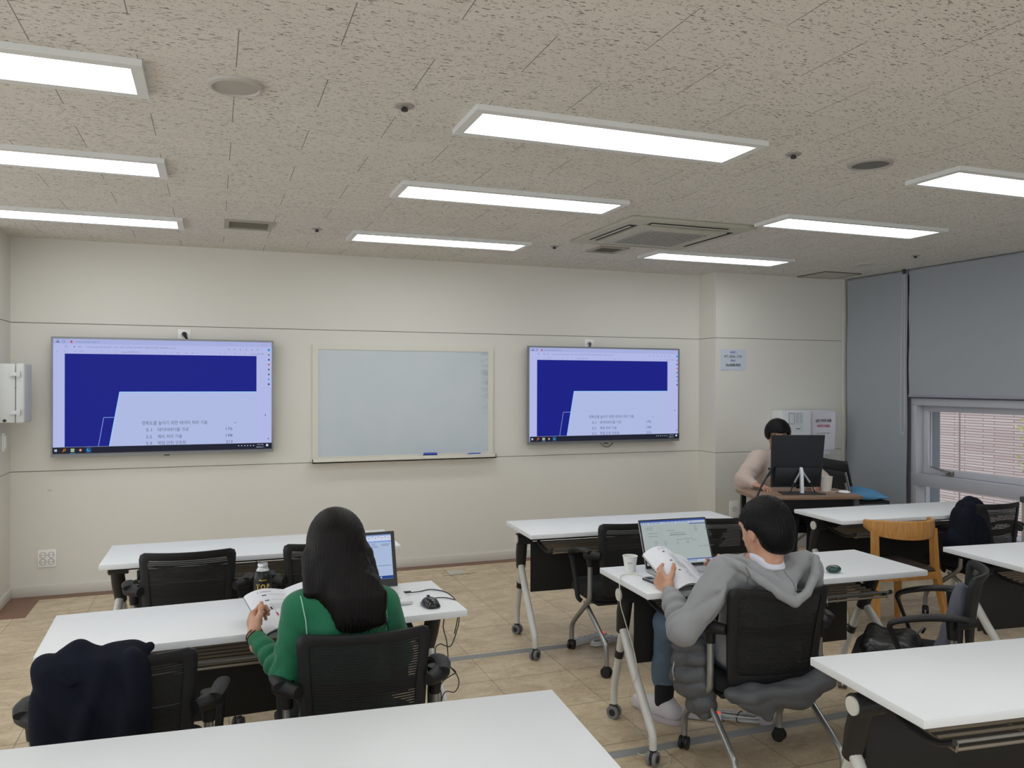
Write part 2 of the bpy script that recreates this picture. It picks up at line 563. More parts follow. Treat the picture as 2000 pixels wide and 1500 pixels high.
GAP = 0.005
def panels_y(b, x0, x1, y, d=0.012):
    """three stacked wall panels facing -y with open joints between"""
    for z0, z1 in ((0, G1-GAP/2), (G1+GAP/2, G2-GAP/2), (G2+GAP/2, CEIL)):
        b.box((x0, y, z0), (x1, y+d, z1), M_WALL)
    b.box((x0+0.009, y+0.006, 0), (x1, y+0.1, CEIL), M_GAP)
b = MB(); panels_y(b, XL, XC0, YF)
struct(b.build('wall_front'), 'cream panelled front wall')
b = MB(); panels_y(b, XC0, 6.030, YC)
for z0, z1 in ((0, G1-GAP/2), (G1+GAP/2, G2-GAP/2), (G2+GAP/2, CEIL)):
    b.box((XC0, YC+0.012, z0), (XC0+0.012, YF+0.05, z1), M_WALL)
b.box((XC0+0.006, YC+0.014, 0), (XC0+0.1, YF+0.05, CEIL), M_GAP)
struct(b.build('wall_column_right'), 'cream boxed-out column beside the window wall')
struct(MB().box((6.034, YC-0.006, 0), (XW-0.002, YC+0.1, CEIL), M_WALL, r=0.003).build('trim_2'), 'cream vertical trim at the window corner')
b = MB()
for z0, z1 in ((0, G1-GAP/2), (G1+GAP/2, G2-GAP/2), (G2+GAP/2, CEIL)):
    b.box((XL-0.012, 6.36, z0), (XL, YF+0.05, z1), M_WALL)
    b.box((XB, 6.36, z0), (XL-0.012, 6.372, z1), M_WALL)
b.box((XB, 6.366, 0), (XL-0.006, YF+0.1, CEIL), M_GAP)
struct(b.build('wall_column_left'), 'cream boxed-out column at the left')
# unseen left and back walls, window openings added so daylight brightens the ceiling
b = MB().box((XB-0.1, YB, 0), (XB, YF, 0.35), M_WALL).box((XB-0.1, YB, 2.55), (XB, YF, CEIL), M_WALL)
for y in (-3.4, 0.0, 3.2, 6.3): b.box((XB-0.1, y, 0.35), (XB, y+0.15, 2.55), M_WALL)
struct(b.build('wall_left'))
b = MB().box((XB-0.1, YB-0.1, 0), (XW+0.1, YB, 0.35), M_WALL).box((XB-0.1, YB-0.1, 2.55), (XW+0.1, YB, CEIL), M_WALL)
for x in (XB, -0.4, 2.8, XW-0.15): b.box((x, YB-0.1, 0.35), (x+0.15, YB, 2.55), M_WALL)
struct(b.build('wall_back'))
# baseboards
b = MB().box((XL, YF-0.012, 0), (XC0, YF, 0.075), M_BASE, r=0.003)
struct(b.build('baseboard_front'))
b = MB().box((XC0, YC-0.012, 0), (6.03, YC, 0.075), M_BASE, r=0.003).box((XC0-0.012, YC-0.012, 0), (XC0, YF-0.012, 0.075), M_BASE, r=0.003)
struct(b.build('baseboard_right'))
b = MB().box((XL, 6.35, 0), (XL+0.012, YF-0.012, 0.075), M_BASE, r=0.003).box((XB, 6.348, 0), (XL+0.012, 6.36, 0.075), M_BASE, r=0.003)
struct(b.build('baseboard_left'))

# ---------------------------------------------------------------- window wall
M_BLIND = mat('blind_fabric_grey', (160, 166, 171), 0.85, var=0.03, vscale=6, bump=0.15, bscale=900)
M_BLINDBAR = mat('blind_bar_lilac_grey', (160, 158, 172), 0.4)
M_FRAME = mat('window_frame_grey', (186, 187, 194), 0.42, var=0.02)
M_FRAME2 = mat('window_sash_grey', (198, 198, 205), 0.4, var=0.02)
M_WALLR = mat('window_wall_grey', (122, 126, 132), 0.7)
YW1 = 5.735      # left edge of the window
ZT, ZB = 1.44, 0.30
b = MB()
b.box((XW, YW1, 0), (XW+0.35, YF, CEIL), M_WALLR)
b.box((XW, YB, ZT), (XW+0.35, YW1, CEIL), M_WALLR)
b.box((XW, YB, 0), (XW+0.35, YW1, ZB), M_WALLR)
b.box((XW, YB, ZB), (XW+0.35, 2.2, ZT), M_WALLR)
struct(b.build('wall_right'), 'grey wall around the window')
w = thing('window_1', 'grey framed window with awning sashes under the blind', 'window'); del w['category']; struct(w)
F = MB()
y0, y1 = 2.2, YW1
xr = XW
F.box((xr-0.012, y1-0.06, ZB), (xr+0.16, y1, ZT), M_FRAME, r=0.003)
F.box((xr-0.013, y0, ZT-0.045), (xr+0.161, y1, ZT+0.02), M_FRAME, r=0.003)
F.box((xr-0.0135, y0, 0.655), (xr+0.12, y1, 0.765), M_FRAME, r=0.003)
F.box((xr-0.013, y0, ZB-0.03), (xr+0.161, y1, ZB+0.03), M_FRAME, r=0.003)
F.box((xr-0.012, 3.80, ZB), (xr+0.16, 3.88, ZT), M_FRAME, r=0.003)
F.build('window_frame', None, w)
for ya, yb in ((3.88, YW1-0.06), (2.2, 3.80)):
    S = MB()
    xs = xr+0.075
    S.box((xs, yb-0.055, 0.765), (xs+0.05, yb, ZT-0.045), M_FRAME2, r=0.004)
    S.box((xs, ya, 0.765), (xs+0.05, ya+0.055, ZT-0.045), M_FRAME2, r=0.004)
    S.box((xs-0.001, ya, ZT-0.10), (xs+0.051, yb, ZT-0.045), M_FRAME2, r=0.004)
    S.box((xs-0.001, ya, 0.765), (xs+0.051, yb, 0.82), M_FRAME2, r=0.004)
    sash = S.build('sash', None, w)
    for yh in (yb-0.30, ya+0.35):
        H = MB()
        mh = mat('handle_metal', (150, 146, 138), 0.3, 0.8)
        H.box((xs-0.03, yh-0.035, 0.775), (xs, yh+0.03, 0.815), mh, r=0.006)
        H.tube([(xs-0.03, yh, 0.80), (xs-0.055, yh+0.03, 0.812), (xs-0.05, yh+0.17, 0.838)], [0.011, 0.010, 0.006], 8, mh)
        H.build('handle', None, sash)
mg = bpy.data.materials.new('window_glass'); mg.use_nodes = True
tg = NT(mg); tg.b.inputs['Transmission Weight'].default_value = 1.0; tg.b.inputs['Roughness'].default_value = 0.0
tg.b.inputs['IOR'].default_value = 1.02; tg.b.inputs['Base Color'].default_value = (0.93, 0.95, 0.95, 1)
for ya, yb, za, zb in ((3.935, YW1-0.115, 0.82, ZT-0.10), (2.255, 3.745, 0.82, ZT-0.10), (3.88, YW1-0.06, ZB+0.03, 0.655), (2.2, 3.80, ZB+0.03, 0.655)):
    MB().box((xr+0.098, ya, za), (xr+0.104, yb, zb), mg).build('pane', None, w)

# roller blinds
def blind(label, y0, y1, zb, loc_x=XW-0.055):
    t = thing('roller_blind', label, 'blind', (loc_x, (y0+y1)/2, CEIL))
    h = (y1-y0)/2
    P = []
    n = 24
    for i in range(n+1):
        z = -0.02+(zb-CEIL+0.02)*i/n
        P.append([(0.004*math.sin(i*0.6), -h+2*h*j/8, z) for j in range(9)])
    b = MB().grid(P, M_BLIND)
    P2 = [[(p[0]+0.0015, p[1], p[2]) for p in r] for r in P]
    b.grid([r[::-1] for r in P2], M_BLIND)
    b.build('fabric', None, t)
    MB().cyl((0.02, -h, -0.028), (0.02, h, -0.028), 0.026, n=16, m=M_BLIND).build('roller', None, t)
    MB().box((-0.008, -h, zb-CEIL-0.022), (0.010, h, zb-CEIL), M_BLINDBAR, r=0.004).build('bottom_bar', None, t)
    return t
bl1 = blind('narrow grey roller blind lowered to the floor beside the column', 5.742, 6.50, 0.04)
bl2 = blind('wide grey roller blind lowered half way above the window', 2.0, 5.722, 1.495)
c = thing('blind_chain', 'thin pale bead chain loop hanging between the two grey blinds', 'blind chain', (XW-0.105, 5.735, CEIL))
mc = mat('chain_pale_lilac', (196, 188, 204), 0.4)
MB().tube([(0, -0.005, -0.03), (0, -0.01, -0.9), (0, -0.012, -1.47), (0, 0.008, -1.52), (0, 0.032, -1.47), (0, 0.03, -0.9), (0, 0.012, -0.05)], 0.0026, 6, mc, smooth=4).build('chain', None, c)
MB().box((-0.008, -0.008, -0.045), (0.02, 0.014, -0.0), mat('bracket_dark', (60, 60, 66), 0.4), r=0.004).build('bracket', None, c)

# building outside
m = bpy.data.materials.new('outside_brick'); m.use_nodes = True
t = NT(m)
br = t.n.new('ShaderNodeTexBrick'); t.l.new(t.map((1, 1, 1), rot=(0, 0, 0)), br.inputs['Vector'])
X, Y, Z = t.xyz()
cmb = t.n.new('ShaderNodeCombineXYZ'); t.l.new(t.math('ADD', Y, 30.0), cmb.inputs[0]); t.l.new(t.math('ADD', Z, 10.0), cmb.inputs[1])
t.l.new(cmb.outputs[0], br.inputs['Vector'])
br.inputs['Scale'].default_value = 1.0; br.inputs['Brick Width'].default_value = 0.55; br.inputs['Row Height'].default_value = 0.046
br.inputs['Mortar Size'].default_value = 0.005; br.offset = 0.37; br.inputs['Bias'].default_value = 0.0
br.inputs['Color1'].default_value = lin((170, 156, 152))+(1,); br.inputs['Color2'].default_value = lin((158, 140, 136))+(1,)
br.inputs['Mortar'].default_value = lin((100, 82, 80))+(1,)
t.l.new(br.outputs[0], t.b.inputs['Base Color']); t.b.inputs['Roughness'].default_value = 0.85
bb = thing('brick_building', 'pale pink brick building outside the window', 'building', (12.0, 9.0, -6.0))
MB().box((0, -12, 0), (1.0, 10, 12), m).build('brick_wall', None, bb)
MB().box((-0.004, 1.235, 0), (0.01, 1.26, 12), mat('joint_dark', (110, 96, 94), 0.8)).build('expansion_joint', None, bb)
MB().box((6.6, -12, -6.1), (16, 22, -6.0), mat('outside_ground', (120, 118, 112), 0.9)).build('ground_outside').__setitem__('kind', 'structure')

def leaf_branch(loc, label, seed, n=26, spread=(0.1, 0.45, 0.35)):
    g = random.Random(seed)
    t = thing('tree', label, 'tree', loc)
    b = MB(); ml = mat('leaf_yellow_green', (162, 163, 108), 0.6, var=0.2, vscale=8)
    for i in range(n):
        c = Vector((g.gauss(0, spread[0]), g.gauss(0, spread[1]*0.5), g.gauss(0, spread[2]*0.5)))
        R = Euler((g.uniform(0, 6), g.uniform(0, 6), g.uniform(0, 6))).to_matrix().to_4x4()
        R.translation = c
        L = g.uniform(0.06, 0.12)
        b.add([(0, 0, 0), (L*.4, L*.3, .005), (L, 0, 0), (L*.4, -L*.3, .005)], [(0, 1, 2), (0, 2, 3)], ml, R)
    b.build('foliage', None, t, smooth=False)
    MB().tube([(0, 0, -6.0-loc[2]), (0.02, 0, -1.0), (0, 0.02, 0.1)], [0.05, 0.02, 0.008], 7, mat('bark', (92, 80, 66), 0.9)).build('trunk', None, t)
leaf_branch((10.6, 7.93, 0.75), 'leafy yellow green twigs at the right edge of the upper window pane', 3, 60, (0.1, 0.16, 0.75))
leaf_branch((10.3, 9.70, 0.50), 'small yellow green twigs behind the lower left window pane', 5, 26, (0.1, 0.25, 0.35))

# ================================================================ ceiling fixtures
M_LFRAME = mat('light_frame_grey', (226, 228, 226), 0.45, var=0.02)
m = bpy.data.materials.new('light_diffuser'); m.use_nodes = True
t = NT(m); t.b.inputs['Base Color'].default_value = (0.9, 0.9, 0.9, 1)
t.b.inputs['Emission Color'].default_value = (0.93, 0.97, 1.0, 1); t.b.inputs['Emission Strength'].default_value = LAMP
M_DIFF = m
def make_light():
    t = thing('ceiling_light', 'x', 'ceiling light', (0, 0, CEIL), group='flat ceiling light panels')
    W, D, iw, idp, h = 0.672, 0.168, 0.634, 0.127, 0.022
    b = MB()
    for (x0, y0, x1, y1) in ((-W, -D, W, -idp), (-W, idp, W, D), (-W, -idp, -iw, idp), (iw, -idp, W, idp)):
        b.box((x0, y0, -h), (x1, y1, 0), M_LFRAME)
    b.build('frame', None, t, smooth=False)
    MB().box((-iw, -idp, -h*0.55), (iw, idp, -h*0.3), M_DIFF).build('diffuser', None, t, smooth=False)
    return t
L0 = make_light()
LL = [(1.61, 3.083, 'rectangular ceiling light in the middle of the room, the nearest of its column'),
      (1.603, 4.325, 'rectangular ceiling light in the middle column, second row from the front wall'),
      (1.585, 5.82, 'rectangular ceiling light in front of the whiteboard, closest to the front wall'),
      (-0.895, 3.078, 'rectangular ceiling light cut by the left frame edge, the nearest and largest of three'),
      (-0.893, 4.332, 'rectangular ceiling light cut by the left frame edge, middle one of three'),
      (-0.862, 5.80, 'rectangular ceiling light cut by the left frame edge, nearest the left television wall'),
      (4.075, 3.075, 'rectangular ceiling light cut by the right frame edge'),
      (4.045, 4.29, 'rectangular ceiling light to the right of the air conditioner'),
      (4.00, 5.78, 'rectangular ceiling light behind the air conditioner near the right column')]
for i, (x, y, lb) in enumerate(LL):
    o = L0 if i == 0 else copy_tree(L0)
    o.location = (x, y, CEIL); o['label'] = lb
for x in (-0.9, 1.6, 4.05):  # extra rows outside the view, added to lift the bounce onto the ceiling
    for y in (1.15, -0.4, -1.95):
        copy_tree(L0, 'extra unseen ceiling light added behind the camera to brighten the room', (x, y, CEIL))

# air conditioner cassette
M_AC = mat('ac_plastic', (186, 184, 170), 0.45, var=0.02)
M_DARK = mat('dark_slot', (22, 22, 24), 0.7)
a = thing('air_conditioner', 'square white ceiling cassette air conditioner', 'air conditioner', (2.965, 4.985, CEIL))
b = MB()
hw = 0.475
b.box((-hw, -hw, -0.022), (hw, hw, 0), M_AC, r=0.006)
b.build('housing', None, a)
b = MB().box((-0.335, -0.335, -0.040), (0.335, 0.335, -0.020), M_AC, r=0.008)
b.build('panel', None, a)
b = MB()
for k in range(4):
    R = Matrix.Rotation(k*PI/2, 4, 'Z')
    b.box((-0.30, -0.405, -0.0235), (0.30, -0.345, -0.0215), M_DARK, R)
b.build('air_slot', None, a)
for k in range(4):
    R = Matrix.Rotation(k*PI/2, 4, 'Z')
    MB().box((-0.295, -0.408, -0.034), (0.295, -0.388, -0.029), M_AC, R @ TR((0, 0, 0)), r=0.002).build('louver', None, a)
b = MB()
mgr = mat('grille_grey', (176, 176, 170), 0.6)
b.box((-0.235, -0.235, -0.0415), (0.235, 0.235, -0.0402), mat('grille_back', (120, 120, 116), 0.8))
for i in range(15):
    p = -0.225+0.45*i/14
    b.box((p-0.006, -0.235, -0.046), (p+0.006, 0.235, -0.0415), mgr); b.box((-0.235, p-0.006, -0.046), (0.235, p+0.006, -0.0415), mgr)
b.build('grille', None, a)

def vent(label, x, y, wx, wy, dark):
    t = thing('ceiling_vent', label, 'vent', (x, y, CEIL))
    mv = mat('vent_'+('dark' if dark else 'pale'), (168, 164, 150), 0.5)
    b = MB()
    fw = 0.03
    b.box((-wx, -wy, -0.012), (wx, -wy+fw, 0), mv).box((-wx, wy-fw, -0.012), (wx, wy, 0), mv).box((-wx, -wy+fw, -0.012), (-wx+fw, wy-fw, 0), mv).box((wx-fw, -wy+fw, -0.012), (wx, wy-fw, 0), mv)
    b.build('frame', None, t, smooth=False)
    MB().box((-wx+fw, -wy+fw, -0.003), (wx-fw, wy-fw, -0.001), mat('vent_back_'+str(dark), (70, 66, 58) if dark else (120, 116, 100), 0.8)).build('backing', None, t)
    n = 5 if dark else 7
    b = MB()
    for i in range(n):
        p = -wy+fw+(2*wy-2*fw)*(i+0.5)/n
        b.box((-wx+fw, -0.001, -0.008), (wx-fw, 0.014, -0.006), mv, TR((0, p, 0), (0.6, 0, 0)))
    b.build('slat', None, t)
vent('square slatted vent behind the air conditioner', 2.935, 5.735, 0.13, 0.135, True)
vent('slatted vent near the front wall above the left television', 0.22, 5.71, 0.155, 0.15, False)

def speaker(label, x, y, r, col, ring):
    t = thing('ceiling_speaker', label, 'speaker', (x, y, CEIL))
    MB().lathe([(r*0.80, -0.006), (r*0.84, -0.014), (r*0.97, -0.010), (r, 0)], 40, mat('speaker_ring'+ring, (188, 184, 178) if ring == 'w' else (170, 166, 160), 0.5), cap0=False, cap1=False).build('rim', None, t)
    MB().lathe([(0.0005, -0.009), (r*0.82, -0.007)], 40, mat('speaker_cloth'+ring, col, 0.8, var=0.06, vscale=500), cap1=False).build('cover', None, t)
speaker('white round ceiling speaker at the upper left', 0.073, 3.045, 0.098, (178, 174, 168), 'w')
speaker('dark grey round ceiling speaker at the upper right', 2.968, 3.035, 0.105, (112, 112, 112), 'g')
speaker('small faint round cover flush in the ceiling near the blinds', 5.42, 5.60, 0.07, (186, 182, 174), 'w')
SPR = [(0.686, 3.042, 'fire sprinkler beside the white speaker'), (2.517, 3.04, 'fire sprinkler left of the dark grey speaker'), (0.671, 5.703, 'fire sprinkler right of the pale slatted vent'),
       (2.489, 5.761, 'fire sprinkler left of the square vent behind the air conditioner'), (4.679, 5.664, 'fire sprinkler at the right end of the rear right ceiling light'), (5.458, 5.089, 'fire sprinkler close to the grey blinds')]
sp = thing('fire_sprinkler', 'x', 'sprinkler', (0, 0, CEIL), group='fire sprinklers in the ceiling')
MB().lathe([(0.038, -0.001), (0.034, -0.005), (0.018, -0.006)], 20, mat('sprinkler_plate', (160, 156, 150), 0.4)).build('plate', None, sp)
MB().lathe([(0.009, -0.004), (0.010, -0.010), (0.0135, -0.012), (0.0135, -0.019), (0.008, -0.022)], 14, mat('sprinkler_head', (74, 74, 74), 0.35, 0.6)).build('head', None, sp)
for i, (x, y, lb) in enumerate(SPR):
    o = sp if i == 0 else copy_tree(sp)
    o.location = (x, y, CEIL); o['label'] = lb
t = thing('access_hatch', 'square access hatch in the ceiling in the corner above the column', 'hatch', (5.655, 6.31, CEIL))
MB().box((-0.21, -0.19, -0.006), (0.21, 0.19, 0), mat('hatch_panel', (196, 192, 184), 0.7)).build('panel', None, t)
b = MB()
for (x0, y0, x1, y1) in ((-0.22, -0.20, 0.22, -0.192), (-0.22, 0.192, 0.22, 0.20), (-0.22, -0.192, -0.212, 0.192), (0.212, -0.192, 0.22, 0.192)):
    b.box((x0, y0, -0.008), (x1, y1, 0), mat('hatch_edge', (96, 92, 86), 0.6))
b.build('frame', None, t)

# ================================================================ tables
M_TOP = mat('table_top_white', (226, 229, 231), 0.42, var=0.01, vscale=3)
M_TOPE = mat('table_edge_band', (205, 207, 206), 0.5, var=0.01)
M_LEGW = mat('leg_tube_light_grey', (205, 205, 200), 0.32, var=0.02, coat=0.3)
M_LEGB = mat('leg_bracket_black', (25, 26, 28), 0.45, var=0.1)
M_MODESTY = mat('modesty_panel_black', (22, 22, 21), 0.6, var=0.08)
M_SHELF = mat('shelf_wire_bronze', (138, 128, 114), 0.4, 0.35)
M_STEEL = mat('chair_tube_silver', (158, 160, 160), 0.3, 0.75, var=0.03)
M_RUB = mat('caster_grey_rubber', (120, 120, 122), 0.5)
M_BLK = mat('black_plastic', (24, 25, 27), 0.45, var=0.08)
M_CAP = mat('pivot_cap_pale', (208, 208, 198), 0.45)

TW, TD, TH = 0.73, 0.247, 0.72
def caster(parent, x, y, ztop, s=1.0, twist=0.0, grey=True, name='caster'):
    """twin wheel caster standing on the floor; hood + two wheels"""
    M = TR((x, y, 0), (0, 0, twist))
    r = 0.030*s
    b = MB()
    for sx in (-1, 1):
        b.cyl((sx*0.007*s, 0, r), (sx*0.021*s, 0, r), r, n=20, m=M_RUB if grey else M_BLK, M=M)
        b.cyl((sx*0.021*s, 0, r), (sx*0.0225*s, 0, r), r*0.55, n=14, m=M_BLK, M=M)
    b.tube([(0, -r*0.75, r*1.2), (0, -r*0.2, r*1.75), (0, r*0.55, r*1.7), (0, r*0.95, r*1.0)], [0.006*s, 0.011*s, 0.011*s, 0.007*s], 8, M_BLK, M)
    b.cyl((0, 0, r*1.5), (0, 0, ztop), 0.0135*s, n=12, m=M_BLK, M=M)
    return b.build(name, None, parent)

def make_table():
    t = thing('folding_table', 'x', 'table', (0, 0, 0), group='white folding training tables')
    MB().box((-TW, -TD, TH-0.026), (TW, TD, TH), M_TOP, r=0.0025).build('table_top', None, t)
    for s in (-1, 1):
        # black pivot housing with pale round cap, leaning column
        b = MB()
        b.cyl((s*0.722, 0.045, 0.642), (s*0.63, 0.045, 0.642), 0.036, 0.034, 20, M_LEGB)
        b.tube([(s*0.685, 0.05, 0.64), (s*0.680, 0.085, 0.55), (s*0.672, 0.118, 0.455)], [0.033, 0.034, 0.029], 16, M_LEGB)
        b.box((s*0.640, -0.16, 0.672), (s*0.60, 0.17, TH-0.0265), M_LEGB, r=0.004)
        br = b.build('leg_bracket', None, t)
        MB().cyl((s*0.722, 0.045, 0.642), (s*0.729, 0.045, 0.642), 0.0275, n=24, m=M_CAP).build('pivot_cap', None, br)
        l1 = MB().tube([(s*0.672, 0.112, 0.475), (s*0.678, 0.085, 0.455), (s*0.688, -0.03, 0.335), (s*0.700, -0.205, 0.170), (s*0.702, -0.243, 0.125), (s*0.702, -0.246, 0.068)],
                       [0.019, 0.0205, 0.0205, 0.019, 0.0175, 0.0165], 14, M_LEGW, smooth=4).build('leg', None, t)
        caster(l1, s*0.702, -0.246, 0.080, twist=s*0.9)
        l2 = MB().tube([(s*0.668, 0.120, 0.465), (s*0.660, 0.165, 0.36), (s*0.655, 0.222, 0.215), (s*0.655, 0.240, 0.155), (s*0.655, 0.242, 0.068)],
                       [0.018, 0.0185, 0.018, 0.017, 0.0165], 14, M_LEGW, smooth=4).build('leg', None, t)
        caster(l2, s*0.655, 0.242, 0.080, twist=-s*0.6)
        MB().tube([(s*0.6595, 0.170, 0.348), (s*0.6575, 0.186, 0.312)], 0.0215, 14, M_BLK).build('leg_clamp', None, t)
    # cross beam, modesty panel, wire shelf
    MB().cyl((-0.63, 0.05, 0.642), (0.63, 0.05, 0.642), 0.017, n=12, m=M_LEGB).build('cross_beam', None, t)
    b = MB().box((-0.60, 0.142, 0.285), (0.60, 0.150, 0.60), M_MODESTY, r=0.003)
    b.build('modesty_panel', None, t)
    b = MB()
    zs = 0.592
    for i in range(8):
        y = -0.175+i*0.036
        b.cyl((-0.56, y, zs+0.002*i), (0.56, y, zs+0.002*i), 0.0052, n=6, m=M_SHELF)
    for x in (-0.56, -0.28, 0, 0.28, 0.56):
        b.tube([(x, -0.178, zs+0.02), (x, -0.175, zs-0.005), (x, 0.08, zs+0.009), (x, 0.10, zs+0.09)], 0.0042, 6, M_SHELF)
    b.cyl((-0.57, -0.178, zs+0.022), (0.57, -0.178, zs+0.022), 0.005, n=8, m=M_STEEL)
    b.build('book_shelf', None, t)
    for x in (-0.575, 0.575):
        MB().tube([(x, -0.185, zs+0.024), (x, -0.10, zs-0.006), (x, 0.06, zs+0.02), (x, 0.075, TH-0.03)], 0.0095, 8, M_LEGB, smooth=3).build('shelf_arm', None, t)
    return t
T0 = make_table()
TABLES = [(0.220, 4.520, -0.7, 'white folding table nearest the front wall on the left, under the left television'),
          (0.185, 3.195, 1.7, 'white folding table holding the black bottle and the laptop with the wired mouse'),
          (2.455, 4.500, -3.2, 'empty white folding table in front of the right television'),
          (2.437, 3.146, -3.0, 'white folding table holding the paper cup and the dark green earbud case'),
          (4.505, 4.270, -3.5, 'empty white folding table in front of the wooden desk, behind the wooden chair'),
          (4.385, 2.930, -5.5, 'white folding table cut by the right frame edge, beside the chair with the black bag'),
          (2.495, 1.757, -6.3, 'empty white folding table in the lower right corner, closest on the right'),
          (0.165, 1.925, -4.2, 'empty white folding table at the bottom left, closest on the left')]
TOBJ = []
for i, (x, y, a, lb) in enumerate(TABLES):
    o = T0 if i == 0 else copy_tree(T0)
    o.location = (x, y, 0); o.rotation_euler = (0, 0, rad(a)); o['label'] = lb
    TOBJ.append(o)

# ================================================================ mesh-back chairs
M_CFRAME = mat('chair_frame_black', (14, 15, 18), 0.58, var=0.08)
M_SEATF = mat('chair_seat_fabric', (15, 16, 20), 0.9, var=0.12, vscale=300, bump=0.3, bscale=900, sheen=0.02)
M_STEEL = mat('chair_tube_silver', (158, 160, 160), 0.3, 0.75, var=0.03)
m = bpy.data.materials.new('chair_mesh_fabric'); m.use_nodes = True
t = NT(m); X, Y, Z = t.xyz()
t.b.inputs['Base Color'].default_value = lin((13, 14, 17))+(1,)
t.b.inputs['Roughness'].default_value = 0.7
zz = t.math('FRACT', t.math('MULTIPLY', Z, 118.0))
line = t.math('GREATER_THAN', zz, 0.76)
xx = t.math('FRACT', t.math('MULTIPLY', X, 210.0))
hole = t.math('MULTIPLY', line, t.math('GREATER_THAN', xx, 0.34))
al = t.math('SUBTRACT', 1.0, t.math('MULTIPLY', hole, 0.80))
t.l.new(al, t.b.inputs['Alpha'])
M_MESH = m

def rrect(x0, x1, z0, z1, r, n=6, taper=0.0):
    P = []
    for (cx, cz, a0) in ((x1-r, z1-r, 0), (x0+r, z1-r, PI/2), (x0+r, z0+r, PI), (x1-r, z0+r, 1.5*PI)):
        for k in range(n+1):
            a = a0+PI/2*k/n
            P.append((cx+r*math.cos(a), cz+r*math.sin(a)))
    # subdivide straight spans
    out = []
    for i in range(len(P)):
        a, b = P[i], P[(i+1) % len(P)]
        L = math.hypot(a[0]-b[0], a[1]-b[1]); k = max(1, int(L/0.03))
        for j in range(k): out.append((a[0]+(b[0]-a[0])*j/k, a[1]+(b[1]-a[1])*j/k))
    if taper:
        out = [(x*(1-taper*(z1-z)/(z1-z0)), z) for x, z in out]
    return out

BACK_TOP, BACK_BOT, BW = 0.810, 0.395, 0.214
def back_y(x, z):
    s = (z-0.42)/(BACK_TOP-0.42)
    return -0.120-0.045*s+0.012*math.sin(max(0, min(1, s))*PI)+0.060*(x/BW)**2*(0.4+0.6*s)

